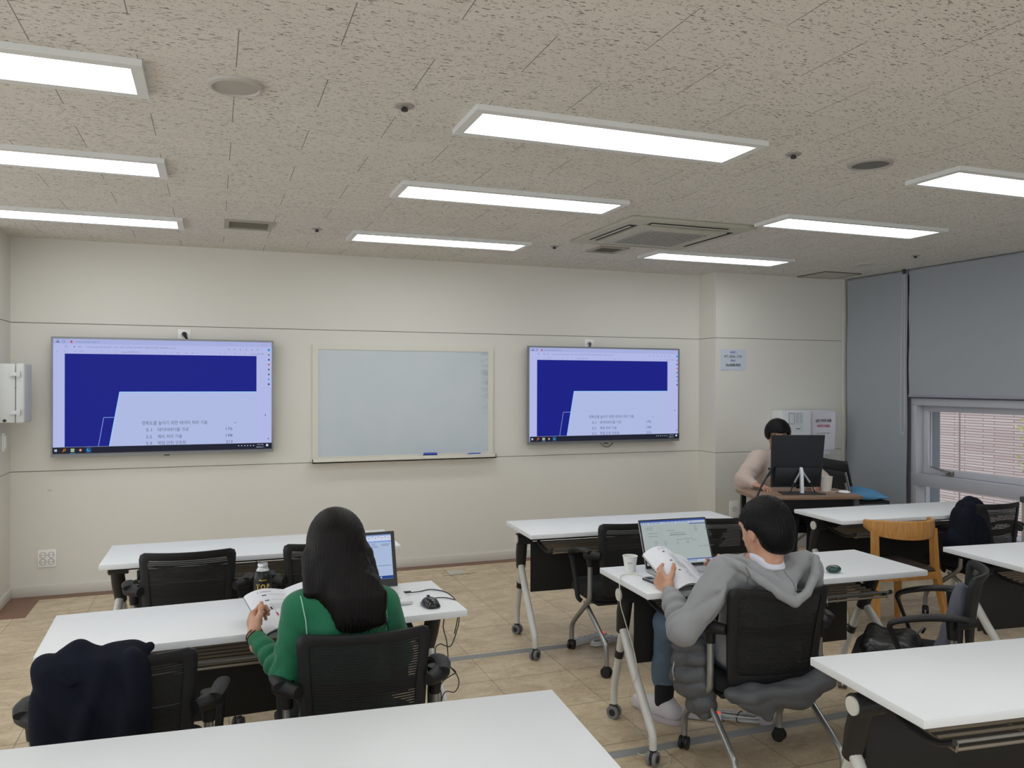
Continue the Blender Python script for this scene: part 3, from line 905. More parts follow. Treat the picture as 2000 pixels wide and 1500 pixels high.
def make_chair(bare=False):
    t = thing('mesh_chair', 'x', 'chair', (0, 0, 0), group='black mesh back office chairs')
    # backrest frame
    O = rrect(-BW, BW, BACK_BOT, BACK_TOP, 0.03, taper=0.12)
    I = rrect(-BW+0.038, BW-0.038, BACK_BOT+0.05, BACK_TOP-0.033, 0.018, taper=0.12)
    def resamp(P, n=72):
        L = [0]
        for i in range(len(P)): a, b = P[i], P[(i+1) % len(P)]; L.append(L[-1]+math.hypot(a[0]-b[0], a[1]-b[1]))
        out = []
        for k in range(n):
            d = L[-1]*k/n
            for i in range(len(P)):
                if L[i+1] >= d:
                    f = (d-L[i])/max(1e-9, L[i+1]-L[i]); a, b = P[i], P[(i+1) % len(P)]
                    out.append((a[0]+(b[0]-a[0])*f, a[1]+(b[1]-a[1])*f)); break
        return out
    O2 = resamp(O); I2 = resamp(I)
    th = 0.009
    rings = []
    for (ox, oz), (ix, iz) in zip(O2, I2):
        mx, mz = (ox+ix)/2, (oz+iz)/2
        rings.append([(ox, back_y(ox, oz), oz), (ox*.995+ix*.005, back_y(ox, oz)-th*.8, oz), (mx, back_y(mx, mz)-th*1.25, mz), (ix, back_y(ix, iz)-th*.6, iz), (ix, back_y(ix, iz)+th*.3, iz), (mx, back_y(mx, mz)+th, mz), (ox, back_y(ox, oz)+th*.5, oz), (ox, back_y(ox, oz), oz)])
    b = MB().grid(rings, M_CFRAME, closeu=True)
    b.build('backrest', None, t, angle=60)
    # mesh panel (concentric)
    cx, cz = 0, (BACK_BOT+BACK_TOP)/2
    P = []
    for (ix, iz) in I2:
        P.append([(cx+(ix-cx)*s, back_y(cx+(ix-cx)*s, cz+(iz-cz)*s), cz+(iz-cz)*s) for s in (1.01, 0.8, 0.6, 0.4, 0.2, 0.0)])
    MB().grid(P, M_MESH, closeu=True).build('mesh_panel', None, t)
    b = MB()
    b.tube([(-0.165, back_y(-0.165, 0.62)+0.012, 0.62), (-0.08, back_y(-0.08, 0.615)+0.03, 0.612), (0.08, back_y(0.08, 0.615)+0.03, 0.612), (0.165, back_y(0.165, 0.62)+0.012, 0.62)], 0.013, 8, M_CFRAME, smooth=3, flat=1.6)
    b.build('lumbar_bar', None, t)
    # seat
    P = []
    n = 14
    S = rrect(-0.222, 0.222, -0.10, 0.315, 0.07, 5)
    rows = [(0.0, 0.425), (0.5, 0.428), (0.88, 0.424), (0.97, 0.414), (1.0, 0.398), (0.98, 0.375), (0.93, 0.362), (0.5, 0.352), (0.0, 0.350)]
    G = []
    for (x, y) in S:
        G.append([(x*s, 0.11+(y-0.11)*s, z-(0.012 if y > 0.26 and s > 0.9 else 0)-(0.03*max(0, y-0.18)*s)) for s, z in rows])
    MB().grid(G, M_SEATF, closeu=True).build('seat', None, t, angle=50)
    MB().box((-0.20, -0.07, 0.335), (0.20, 0.27, 0.357), M_CFRAME, r=0.008).build('seat_shell', None, t)
    for s in (-1, 1):
        # silver side tube with front caster, rear leg with rear caster
        f = MB().tube([(s*0.238, -0.050, 0.60), (s*0.238, -0.050, 0.50), (s*0.238, -0.048, 0.415), (s*0.236, -0.020, 0.355), (s*0.228, 0.19, 0.195), (s*0.225, 0.238, 0.145), (s*0.225, 0.247, 0.095), (s*0.225, 0.247, 0.062)],
                      0.0145, 12, M_STEEL, smooth=4).build('front_leg', None, t)
        caster(f, s*0.225, 0.247, 0.078, 0.92, twist=s*0.7, grey=False)
        r = MB().tube([(s*0.215, 0.05, 0.335), (s*0.217, 0.02, 0.305), (s*0.222, -0.17, 0.205), (s*0.224, -0.232, 0.165), (s*0.225, -0.243, 0.12), (s*0.225, -0.243, 0.062)],
                      0.0135, 12, M_STEEL, smooth=4).build('rear_leg', None, t)
        caster(r, s*0.225, -0.243, 0.078, 0.92, twist=-s*0.5, grey=False)
        MB().tube([(s*0.226, 0.06, 0.325), (s*0.12, 0.06, 0.325), (0, 0.06, 0.325)], 0.010, 8, M_STEEL).build('cross_tube', None, t)
        # armrest: hub, pad, front bar
        b = MB()
        b.tube([(s*0.205, -0.120, 0.630), (s*0.240, -0.085, 0.632), (s*0.262, -0.050, 0.632)], [0.020, 0.026, 0.030], 14, M_CFRAME, smooth=3)
        b.cyl((s*0.240, -0.050, 0.650), (s*0.238, -0.050, 0.560), 0.026, 0.019, 14, M_CFRAME)
        hub = b.build('arm_hub', None, t)
        b = MB()
        pts = [(s*0.258, -0.095, 0.648), (s*0.268, -0.045, 0.652), (s*0.272, 0.04, 0.642), (s*0.271, 0.13, 0.616), (s*0.268, 0.160, 0.592), (s*0.262, 0.150, 0.555), (s*0.256, 0.115, 0.45), (s*0.256, 0.085, 0.36), (s*0.235, 0.075, 0.333)]
        b.tube(pts, [0.022, 0.026, 0.025, 0.022, 0.018, 0.014, 0.014, 0.014, 0.013], 12, M_CFRAME, smooth=4, flat=0.55, up=(0, 0, 1))
        b.build('armrest', None, t)
    return t
C0 = make_chair()
CHAIRS = [(-0.105, 4.160, -2.3, 'black mesh chair tucked under the table below the left television'),
          (0.535, 4.150, -2.5, 'black mesh chair half hidden behind the long-haired woman, at the foremost left table'),
          (0.463, 2.680, -4.5, 'black mesh chair the woman in green sits on'),
          (-0.246, 2.700, -4.0, 'black mesh chair with the navy coat over its back'),
          (2.235, 4.140, -2.0, 'black mesh chair seen behind the paper cup and the grey laptop'),
          (2.850, 4.110, -5.0, 'black mesh chair between the grey laptop and the head of the man in grey'),
          (2.110, 2.745, -10.0, 'black mesh chair the man in the grey hoodie sits on'),
          (4.860, 3.980, -1.0, 'black mesh chair with a dark jacket bundle, right of the wooden chair'),
          (2.960, 2.630, 41.0, 'black mesh chair turned sideways in the right aisle holding a black bag'),
          (4.680, 5.760, 165.0, 'black chair of the man at the desk, its curved edge right of the monitor')]
COBJ = []
for i, (x, y, a, lb) in enumerate(CHAIRS):
    o = C0 if i == 0 else copy_tree(C0)
    o.location = (x, y, 0); o.rotation_euler = (0, 0, rad(a)); o['label'] = lb
    COBJ.append(o)
COBJ[8].scale = (1.0, 1.10, 1.0)
# the seated man leans his chair back further
for ch in COBJ[6].children:
    if ch.name.split('.')[0] in ('backrest', 'mesh_panel', 'lumbar_bar'):
        ch.matrix_local = Matrix.Translation((0, -0.11, 0.42)) @ Matrix.Rotation(rad(8), 4, 'X') @ Matrix.Translation((0, 0.11, -0.42))

# ================================================================ wooden chair
M_WOOD = bpy.data.materials.new('chair_wood_honey'); M_WOOD.use_nodes = True
t = NT(M_WOOD)
g = t.noise(3.0, 4, 0.6, co=t.map((14, 14, 1.6)), dist=1.2)
t.l.new(t.mix(t.ramp(g, 0.3, 0.75), lin((170, 118, 58)), lin((206, 152, 84))), t.b.inputs['Base Color'])
t.b.inputs['Roughness'].default_value = 0.42
M_BROWN = mat('seat_leather_brown', (58, 46, 40), 0.5, bump=0.1, bscale=300)
w = thing('wooden_chair', 'honey coloured wooden chair with curved back rail and dark seat', 'chair', (4.112, 4.04, 0), rad(-9))
def taper(b, p0, p1, a0, a1, m):
    """square-ish tapering bar; a=(wx,wy)"""
    (x0, y0, z0), (x1, y1, z1) = p0, p1
    vs = []
    for (x, y, z), (wx, wy) in ((p0, a0), (p1, a1)):
        vs += [(x-wx, y-wy, z), (x+wx, y-wy, z), (x+wx, y+wy, z), (x-wx, y+wy, z)]
    b.add(vs, [(3, 2, 1, 0), (4, 5, 6, 7)]+[(i, (i+1) % 4, 4+(i+1) % 4, 4+i) for i in range(4)], m)
    return b
for s in (-1, 1):
    taper(MB(), (s*0.258, -0.245, 0), (s*0.212, -0.160, 0.44), (0.013, 0.017), (0.018, 0.024), M_WOOD).build('rear_leg', None, w)
    taper(MB(), (s*0.213, -0.163, 0.42), (s*0.208, -0.150, 0.68), (0.017, 0.023), (0.016, 0.020), M_WOOD).build('back_post', None, w)
    taper(MB(), (s*0.245, 0.235, 0), (s*0.215, 0.19, 0.42), (0.013, 0.015), (0.020, 0.022), M_WOOD).build('front_leg', None, w)
    MB().box((s*0.205-0.011, -0.18, 0.365), (s*0.205+0.011, 0.18, 0.41), M_WOOD, r=0.004).build('side_rail', None, w)
MB().box((-0.20, 0.175, 0.365), (0.20, 0.197, 0.41), M_WOOD, r=0.004).build('seat_rail', None, w)
MB().box((-0.20, -0.20, 0.365), (0.20, -0.178, 0.41), M_WOOD, r=0.004).build('seat_rail', None, w)
# curved crest rail that sweeps forward at both ends
rows = []
for i in range(33):
    a = -1+2*i/32
    x = 0.232*math.sin(a*1.38)/math.sin(1.38)
    y = -0.262+0.185*(1-math.cos(a*1.38))/(1-math.cos(1.38))
    h0 = 0.748-0.010*abs(a)**2
    h1 = 0.628+0.030*abs(a)**2+0.030*max(0, abs(a)-0.75)*4
    th = 0.011
    nx, ny = math.sin(a*1.1), -math.cos(a*1.1)
    rows.append([(x+nx*th, y+ny*th, h0-0.006), (x, y, h0), (x-nx*th, y-ny*th, h0-0.006), (x-nx*th, y-ny*th, (h0+h1)/2), (x-nx*th*.8, y-ny*th*.8, h1+0.004), (x, y, h1), (x+nx*th*.9, y+ny*th*.9, h1+0.004), (x+nx*th*1.3, y+ny*th*1.3, (h0+h1)/2), (x+nx*th, y+ny*th, h0-0.006)])
b = MB().grid(rows, M_WOOD)
b.add(rows[0][:8], [tuple(range(8))], M_WOOD); b.add(rows[-1][:8], [tuple(range(8))[::-1]], M_WOOD)
b.build('crest_rail', None, w, angle=60)
S = rrect(-0.215, 0.215, -0.19, 0.205, 0.04, 5)
G = [[(x*s, y*s, z) for s, z in ((0, 0.438), (0.6, 0.440), (0.93, 0.434), (1, 0.420), (0.98, 0.408), (0, 0.408))] for x, y in S]
MB().grid(G, M_BROWN, closeu=True).build('seat', None, w, angle=50)

# ================================================================ things on the walls
def tv(label, x, z):
    """1.58 x 0.893 screen, hung on the front wall; (x, z) centre"""
    W, H = 1.577, 0.893
    t = thing('television', label, 'television', (x, YF-0.001, z), group='wall-mounted televisions')
    mf = mat('tv_frame_silver', (140, 142, 143), 0.4, 0.4)
    MB().box((-W/2+0.01, -0.076, -H/2+0.01), (W/2-0.01, -0.035, H/2-0.01), mat('tv_back', (60, 60, 62), 0.5), r=0.01).build('casing', None, t)
    MB().box((-0.22, -0.035, -0.2), (0.22, 0, 0.2), mat('tv_back', (60, 60, 62), 0.5)).build('wall_mount', None, t)
    b = MB()
    f = 0.014
    for (x0, z0, x1, z1) in ((-W/2, H/2-f, W/2, H/2), (-W/2, -H/2, W/2, -H/2+f*1.9), (-W/2, -H/2+f*1.9, -W/2+f, H/2-f), (W/2-f, -H/2+f*1.9, W/2, H/2-f)):
        b.box((x0, -0.084, z0), (x1, -0.060, z1), mf)
    b.box((-0.02, -0.084, -H/2-0.008), (0.02, -0.066, -H/2), mat('tv_sensor', (30, 30, 30), 0.3))
    b.build('frame', None, t, smooth=False)
    LAV = emis('screen_lavender', (176, 182, 228)); LAV2 = emis('screen_toolbar', (164, 172, 220)); BLUE = emis('screen_navy', (20, 28, 132))
    WH = emis('screen_page', (172, 184, 224)); ED = emis('screen_edge_light', (150, 205, 250)); TXT = emis('screen_text_ink', (78, 84, 110)); TXT2 = emis('screen_text_soft', (112, 116, 150))
    BAR = emis('screen_taskbar', (26, 30, 44)); WHT = emis('screen_white', (206, 216, 240)); LN = emis('screen_outline', (130, 160, 226))
    ORG = emis('screen_orange', (214, 120, 50)); CY = emis('screen_cyan', (40, 150, 220)); YEL = emis('screen_yellow', (210, 200, 130)); RED = emis('screen_red', (190, 70, 60)); GRN = emis('screen_green', (80, 170, 90))
    sw, sh = W-2*f, H-2.9*f
    p = Pic(sw, sh, 0.0003)
    p.rect(0, 0, 1, 1, LAV); p.rect(0, 0, 1, 0.045, LAV2)
    p.rect(0.049, 0.130, 0.925, 0.944, BLUE)
    p.poly([(0.286, 0.464), (0.925, 0.464), (0.925, 0.944), (0.242, 0.944)], WH)
    p.line([(0.242, 0.944), (0.287, 0.466)], 0.006, ED); p.line([(0.286, 0.466), (0.925, 0.466)], 0.006, ED)
    p.line([(0.248, 0.944), (0.293, 0.482), (0.925, 0.482)], 0.002, LAV)
    p.line([(0.194, 0.944), (0.217, 0.690), (0.265, 0.690)], 0.004, LN)
    p.line([(0.925, 0.47), (0.925, 0.944)], 0.0015, LAV2)
    # page text
    p.text('정확도를 높이기 위한 데이터 처리 기술', 0.386, 0.745, 0.024, TXT, width=0.302)
    for v, a, bb, c, w in ((0.806, '5.1', '데이터테이블 가공', '176', 0.142), (0.868, '5.2', '예외 처리 기술', '198', 0.112), (0.926, '5.3', '작업 단위 구조화', '213', 0.130)):
        p.text(a, 0.406, v, 0.023, TXT, width=0.025); p.text(bb, 0.458, v, 0.023, TXT, width=w); p.text(c, 0.777, v, 0.023, TXT, width=0.031)
    p.disc(0.820, 0.752, 0.004, TXT2)
    # browser chrome
    p.text('(교재A)_RPA개발자_집필규칙(...', 0.095, 0.026, 0.010, TXT2, width=0.110); p.rect(0.074, 0.016, 0.082, 0.036, RED); p.line([(0.040, 0.016), (0.050, 0.016), (0.050, 0.034), (0.040, 0.034), (0.040, 0.016)], 0.002, TXT)
    p.disc(0.020, 0.018, 0.004, TXT); p.rect(0.012, 0.026, 0.028, 0.034, TXT)
    p.text('x', 0.218, 0.027, 0.008, TXT2); p.text('+', 0.243, 0.027, 0.008, TXT2)
    p.text('파일', 0.105, 0.068, 0.010, TXT2); p.text('C:/Users/admin/Desktop/01_교육_서비스/교재A_RPA개발자_집필규칙(심화)_20230222_v6.pdf', 0.140, 0.068, 0.010, TXT2, width=0.400)
    p.line([(0.052, 0.060), (0.060, 0.060), (0.060, 0.076), (0.052, 0.076), (0.052, 0.060)], 0.002, TXT2); p.disc(0.090, 0.068, 0.005, TXT2)
    for u_, s_ in ((0.015, 'iii'), (0.047, 'V'), (0.094, 'V'), (0.112, '그리기'), (0.175, 'a'), (0.205, 'O'), (0.236, 'A'), (0.266, 'aa'), (0.440, '-'), (0.462, '+'), (0.486, '(3)'), (0.520, '5'), (0.540, '/ 246'), (0.585, 'Q'), (0.615, 'B')):
        p.text(s_, u_, 0.110, 0.009, TXT2)
    p.text('Copilot에 물어보기', 0.295, 0.110, 0.010, TXT2, width=0.080)
    for k in range(6): p.disc(0.790+k*0.028, 0.072, 0.0045, TXT2, 6)
    for k, s_ in enumerate(('Q', 'S', '...', 'B', '/', 'O')): p.text(s_, 0.745+k*0.024, 0.110, 0.009, TXT2)
    p.text('Acrobat으로 편집', 0.895, 0.112, 0.009, TXT2, width=0.065)
    p.text('-  o  x', 0.945, 0.022, 0.008, TXT2)
    for k, mm in enumerate((CY, TXT2, BLUE, RED, TXT, TXT, CY, BLUE)):
        p.disc(0.985, 0.072+k*0.046, 0.0075 if k else 0.011, mm, 8)
    p.text('+', 0.985, 0.46, 0.01, TXT2, 'C'); p.rect(0.966, 0.675, 0.970, 0.69, TXT); p.disc(0.983, 0.905, 0.006, TXT2)
    # task bar
    p.rect(0, 0.944, 1, 1, BAR)
    p.rect(0.0085, 0.962, 0.0125, 0.970, WHT); p.rect(0.0135, 0.961, 0.0190, 0.970, WHT); p.rect(0.0085, 0.9715, 0.0125, 0.980, WHT); p.rect(0.0135, 0.9715, 0.0190, 0.981, WHT)
    p.disc(0.051, 0.967, 0.009, ORG); p.disc(0.051, 0.967, 0.005, BAR); p.line([(0.048, 0.973), (0.042, 0.986)], 0.004, ORG)
    p.rect(0.077, 0.958, 0.093, 0.984, YEL); p.rect(0.077, 0.967, 0.093, 0.975, CY)
    p.disc(0.119, 0.971, 0.010, RED); p.poly([(0.112, 0.972), (0.119, 0.972), (0.119, 0.989)], GRN); p.disc(0.119, 0.971, 0.005, WHT)
    p.rect(0.142, 0.946, 0.166, 1.0, emis('screen_taskbar_active', (40, 60, 100))); p.disc(0.153, 0.971, 0.012, CY); p.disc(0.155, 0.967, 0.006, BAR); p.rect(0.075, 0.992, 0.095, 0.996, CY)
    for k in range(6): p.disc(0.838+k*0.0145, 0.966, 0.004, WHT, 6)
    p.text('오전 11:08', 0.928, 0.958, 0.008, WHT, width=0.030); p.text('2024-04-11', 0.924, 0.981, 0.008, WHT, width=0.036)
    p.rect(0.972, 0.955, 0.982, 0.975, WHT)
    p.build('screen', t, loc=(0, -0.0770, f*0.45))
    return t
tv('left wall-mounted television showing the blue slide, beside the whiteboard', -0.336, 1.4815)
tv2 = tv('right wall-mounted television showing the blue slide, beside the column', 3.444, 1.4815)
MB().tube([(-0.05, -0.055, -0.445), (-0.02, -0.062, -0.475), (0.02, -0.063, -0.487), (0.06, -0.060, -0.470), (0.085, -0.055, -0.445)], 0.0035, 6, M_BLK, smooth=3).build('power_cable', None, tv2)

wb = thing('whiteboard', 'framed grey-tinted whiteboard between the two televisions', 'whiteboard', (1.555, YF, 1.425))
m = bpy.data.materials.new('whiteboard_glass'); m.use_nodes = True
t = NT(m); X, Y, Z = t.xyz()
n = t.noise(3.0, 4); s_ = t.noise(1.0, 4, 0.7, co=t.map((6, 1, 22)))
edge = t.math('MULTIPLY', t.ramp(X, 0.0, 1.0), 1.0)
er = t.math('SMOOTH_MIN', 1.0, t.math('MAXIMUM', 0.0, t.math('MULTIPLY', t.math('SUBTRACT', X, 0.66), 11.0)), 0.1)
er = t.math('MULTIPLY', t.math('MULTIPLY', er, t.ramp(s_, 0.42, 0.62)), t.math('MINIMUM', 1.0, t.math('MAXIMUM', 0.0, t.math('MULTIPLY', t.math('ADD', Z, 0.18), 2.4))))
cc = t.mix(t.ramp(n, 0.3, 0.7), lin((196, 206, 211)), lin((202, 209, 214)))
t.l.new(t.mix(t.math('MULTIPLY', er, 0.55), cc, lin((88, 84, 84))), t.b.inputs['Base Color'])
t.b.inputs['Roughness'].default_value = 0.22
M_WB = m
b = MB().box((-0.741, -0.016, -0.45), (0.741, -0.004, 0.445), M_WB)
b.build('writing_surface', None, wb)
M_WBF = mat('whiteboard_frame_cream', (222, 218, 206), 0.5, var=0.015)
b = MB()
for (x0, z0, x1, z1) in ((-0.79, 0.443, 0.79, 0.483), (-0.79, -0.485, -0.741, 0.443), (0.741, -0.485, 0.79, 0.443), (-0.741, -0.485, 0.741, -0.45)):
    b.box((x0, -0.022, z0), (x1, -0.0005, z1), M_WBF)
b.build('frame', None, wb, smooth=False)
b = MB().box((-0.80, -0.09, -0.500), (0.80, 0.0, -0.485), M_WBF, r=0.003).box((-0.80, -0.09, -0.500), (0.80, -0.078, -0.458), M_WBF, r=0.003)
b.box((-0.80, -0.09, -0.500), (-0.788, 0, -0.458), M_WBF, r=0.002).box((0.788, -0.09, -0.500), (0.80, 0, -0.458), M_WBF, r=0.002)
b.build('tray', None, wb)
for lb, x, w_ in (('blue felt eraser lying on the whiteboard tray, left of the other', 1.762, 0.060), ('blue marker lying at the right end of the whiteboard tray', 2.165, 0.055)):
    nm = 'board_eraser' if 'eraser' in lb else 'marker'
    o = thing(nm, lb, 'eraser' if nm == 'board_eraser' else 'marker', (x, YF-0.050, 0.941))
    if nm == 'board_eraser':
        MB().box((-w_, -0.024, 0.0), (w_, 0.024, 0.030), mat('felt_blue_dark', (40, 48, 90), 0.9), r=0.004).build('felt', None, o)
        MB().box((-w_*0.95, -0.022, 0.030), (w_*0.95, 0.022, 0.046), mat('eraser_blue', (62, 88, 190), 0.5), r=0.005).build('holder', None, o)
    else:
        MB().box((-w_, -0.012, 0.0), (w_, 0.012, 0.034), mat('eraser_blue', (62, 88, 190), 0.5), r=0.006).build('body', None, o)
        MB().box((-w_-0.012, -0.010, 0.004), (-w_, 0.010, 0.030), mat('eraser_blue2', (40, 60, 150), 0.5), r=0.004).build('cap', None, o)

M_SOCK = mat('socket_white', (244, 243, 240), 0.4, var=0.01)
M_SOCKD = mat('socket_recess', (150, 150, 144), 0.5)
def socket(label, x, z, y, n=1, w_=0.045, h=0.06, dark=False):
    t = thing('wall_socket', label, 'socket', (x, y, z))
    MB().box((-w_, -0.010, -h), (w_, 0, h), M_SOCK, r=0.004).build('cover_plate', None, t)
    pos = [(0, 0)] if n == 1 else [(-0.027, 0.025), (0.027, 0.025), (-0.027, -0.025), (0.027, -0.025)]
    for (px_, pz) in pos:
        b = MB()
        R = TR((px_, -0.010, pz), (PI/2, 0, 0))
        b.lathe([(0.023, 0.0), (0.0225, 0.002), (0.020, 0.0025), (0.019, -0.003), (0.0005, -0.003)], 24, M_SOCKD, R, cap0=False, cap1=False)
        for s in (-1, 1): b.cyl((px_+s*0.0095, -0.0105, pz), (px_+s*0.0095, -0.006, pz), 0.0035, n=8, m=M_BLK)
        b.build('outlet', None, t)
    return t
socket('white four-outlet wall socket low on the front wall at the left', -1.160, 0.278, YF, 4, 0.062, 0.066)
s1_ = socket('white wall socket with a black plug above the left television', -0.215, 1.965, YF, 1, 0.047, 0.042)
MB().tube([(0.0, -0.012, 0.005), (0.0, -0.035, 0.004), (0.012, -0.036, -0.02), (0.03, -0.03, -0.05)], [0.018, 0.017, 0.009, 0.005], 12, M_BLK, smooth=3).build('plug', None, s1_)
s2_ = socket('white wall socket with a grey plug above the right television', 3.300, 1.962, YF, 1, 0.047, 0.042)
MB().tube([(0.0, -0.012, 0.0), (0.0, -0.028, 0.0), (0.0, -0.03, -0.02), (0.0, -0.02, -0.042)], [0.012, 0.012, 0.007, 0.005], 12, mat('plug_grey', (84, 84, 86), 0.5), smooth=3).build('plug', None, s2_)
socket('tall white wall socket at the foot of the right column', 4.722, 0.378, YC, 1, 0.052, 0.080)
for (lb, x, z, wd) in (('thin horizontal scuff on the wall beside the foremost right table', 2.58, 0.42, 0.07), ('pale small access plate low on the front wall behind the right table', 3.83, 0.45, 0.09)):
    pass
# faint pencil mark
p = Pic(0.06, 0.03); p.text('(A)', 0.1, 0.5, 0.016, mat('pencil_mark', (150, 144, 132), 0.9))
tag(p.build('wall_mark', None, (-1.135, YF-0.0008, 0.785)), 'faint grey mark written on the front wall below the left television', 'wall mark')

# WiFi notice
p = Pic(0.290, 0.202, 0.0003)
M_PAPER = mat('paper_pale_blue', (206, 214, 226), 0.7, var=0.02, vscale=12)
M_INKB = mat('ink_blue', (44, 92, 168), 0.6); M_INK = mat('ink_black', (26, 28, 32), 0.6); M_INKR = mat('ink_red', (176, 42, 48), 0.6)
for q in range(1): p.rect(0, 0, 1, 1, M_PAPER)
p.text('WIFI :', 0.49, 0.14, 0.022, M_INKB, 'C', 0.27, 0.02)
p.text('KT_GIGA_1710', 0.49, 0.335, 0.022, M_INK, 'C', 0.68, 0.02)
p.text('PW:', 0.49, 0.54, 0.022, M_INKB, 'C', 0.19, 0.02)
p.text('1kcf6fb905', 0.49, 0.745, 0.026, M_INK, 'C', 0.58, 0.02)
p.line([(0, 0.985), (0.35, 0.975)], 0.002, mat('tape_edge', (150, 160, 178), 0.5))
o = thing('notice', 'pale sheet with the WIFI name and password on the right column', 'notice', (4.710, YC-0.002, 1.821))
MB().box((-0.145, -0.0006, -0.101), (0.145, 0, 0.101), M_PAPER).build('paper', None, o); p.build('print', o, loc=(0, -0.0009, 0))

# cabinet box on the left return wall: side view with two latches
c = thing('wall_cabinet', 'white plastic enclosure with two latches at the left edge', 'cabinet', (XL, 6.52, 1.515))
M_BOX = mat('enclosure_grey_white', (206, 208, 206), 0.45, var=0.015)
MB().box((0, -0.12, -0.205), (0.115, 0.12, 0.205), M_BOX, r=0.006).build('body', None, c)
MB().box((0.117, -0.122, -0.210), (0.172, 0.122, 0.208), M_BOX, r=0.014, seg=3).build('lid', None, c)
for z in (0.130, -0.135):
    b = MB().box((0.085, -0.134, z-0.014), (0.150, -0.120, z+0.014), M_BOX, r=0.004).box((0.128, -0.142, z-0.022), (0.150, -0.122, z+0.022), M_BOX, r=0.004)
    b.build('latch', None, c)
MB().cyl((0.052, -0.124, -0.190), (0.052, -0.116, -0.190), 0.011, n=16, m=M_BLK).build('plug_hole', None, c)
MB().cyl((0.118, -0.1235, 0.045), (0.118, -0.120, 0.045), 0.005, n=10, m=M_SOCKD).build('screw', None, c)
s = thing('light_switch', 'white light switch on the left side wall below the plastic enclosure', 'switch', (XL, 6.60, 1.165))
MB().box((0, -0.035, -0.065), (0.010, 0.035, 0.065), M_SOCK, r=0.003).build('plate', None, s)
MB().box((0.010, -0.022, -0.045), (0.020, 0.022, 0.045), M_SOCK, r=0.003).build('rocker', None, s)

# floor: cable covers, junction box
M_COVER = mat('cable_cover_grey', (142, 142, 142), 0.5, var=0.05, vscale=12)
def cover(label, x0, x1, y0, y1):
    a = math.atan2(y1-y0, x1-x0); L = math.hypot(x1-x0, y1-y0)
    t = thing('cable_cover', label, 'cable cover', (x0, y0, 0), a)
    MB().prism([(-0.026, 0.0), (0.026, 0), (0.019, 0.008), (0.007, 0.013), (-0.007, 0.013), (-0.019, 0.008)], 0, L, M_COVER, TR((0, 0, 0), (PI/2, 0, PI/2))).build('cover', None, t)
cover('grey floor cable cover running to the power strip behind the paper cup table', 0.55, 2.03, 4.462, 4.447)
cover('grey floor cable cover crossing the floor beneath the chair of the man in grey', 1.05, 4.9, 3.075, 3.06)
t = thing('floor_box', 'small pale floor outlet box near the front wall', 'floor box', (1.905, 6.47, 0))
MB().box((-0.07, -0.06, 0), (0.07, 0.06, 0.012), mat('floor_box_pale', (196, 196, 184), 0.5), r=0.004).build('lid', None, t)
g = random.Random(4); b = MB()
for i in range(16):
    a = g.uniform(0, 6.28); r0 = g.uniform(0.07, 0.12)
    b.box((-0.02, -0.002, 0.0003), (0.02, 0.002, 0.0012), mat('glue_residue', (92, 84, 70), 0.8), TR((r0*math.cos(a)*1.5, r0*math.sin(a), 0), (0, 0, g.uniform(-0.6, 0.6))))
b.build('residue', None, t)

# ================================================================ corner: white cabinet, stacked chairs, cushion
cb = thing('cabinet', 'white cabinet on a narrow stand with paper notices behind the man at the desk', 'cabinet', (5.455, 6.45, 0))
M_CAB = mat('cabinet_white', (214, 217, 219), 0.35, var=0.015, vscale=5)
MB().box((-0.305, -0.09, 0.945), (0.305, 0.088, 1.335), M_CAB, r=0.010).build('body', None, cb)
MB().box((-0.10, -0.07, 0), (0.245, 0.085, 0.945), mat('cabinet_stand', (186, 186, 190), 0.45), r=0.006).build('stand', None, cb)
MB().box((0.0, -0.085, 0.895), (0.275, 0.086, 0.945), M_CAB, r=0.004).build('base', None, cb)
NX, NY = 5.455, 6.45-0.092
def curled_paper(w, h, amp, M_, seed=1):
    rows = []
    for i in range(13):
        u_ = i/12
        rows.append([((u_-0.5)*w, -0.004-amp*(abs(u_-0.5)*2)**3*(0.5+0.5*math.sin(3*j/10+seed))-0.002*math.sin(6*u_+j*0.5), (0.5-j/10)*h) for j in range(11)])
    b = MB().grid(rows, M_)
    b.grid([[(p[0], p[1]+0.0012, p[2]) for p in r][::-1] for r in rows], M_)
    return b
M_P2 = mat('paper_lilac_white', (216, 212, 222), 0.7, var=0.02)
n1_ = thing('notice', 'taped paper notice with black and red Korean lines on the white cabinet', 'notice', (NX+0.175, NY, 1.130))
curled_paper(0.285, 0.375, 0.010, M_P2).build('paper', None, n1_)
p = Pic(0.285, 0.375, 0.0003)
p.text('남은 커피와 음들', 0.5, 0.235, 0.024, M_INK, 'C', 0.66, 0.02)
p.text('버리지 마세요', 0.5, 0.375, 0.024, M_INKR, 'C', 0.54, 0.02)
p.text('냄새가 나면서 벌레가 생겨요...', 0.5, 0.565, 0.011, M_INK, 'C', 0.58)
p.build('print', n1_, loc=(0, -0.0125, 0))
n2_ = thing('notice', 'small printed instruction sheet on the white cabinet beside the head of the man', 'notice', (NX-0.155, NY, 1.222))
MB().box((-0.09, -0.0015, -0.095), (0.09, 0, 0.095), mat('paper_plain', (212, 216, 220), 0.7)).build('paper', None, n2_)
p = Pic(0.18, 0.19, 0.0003)
p.rect(0.05, 0.04, 0.42, 0.62, mat('print_blue_grey', (120, 140, 170), 0.7)); p.rect(0.08, 0.07, 0.39, 0.59, mat('paper_plain', (212, 216, 220), 0.7))
for k in range(9): p.rect(0.48, 0.06+k*0.06, 0.68, 0.075+k*0.06, mat('print_grey', (130, 132, 138), 0.7)); p.rect(0.74, 0.06+k*0.06, 0.93, 0.075+k*0.06, mat('print_grey', (130, 132, 138), 0.7))
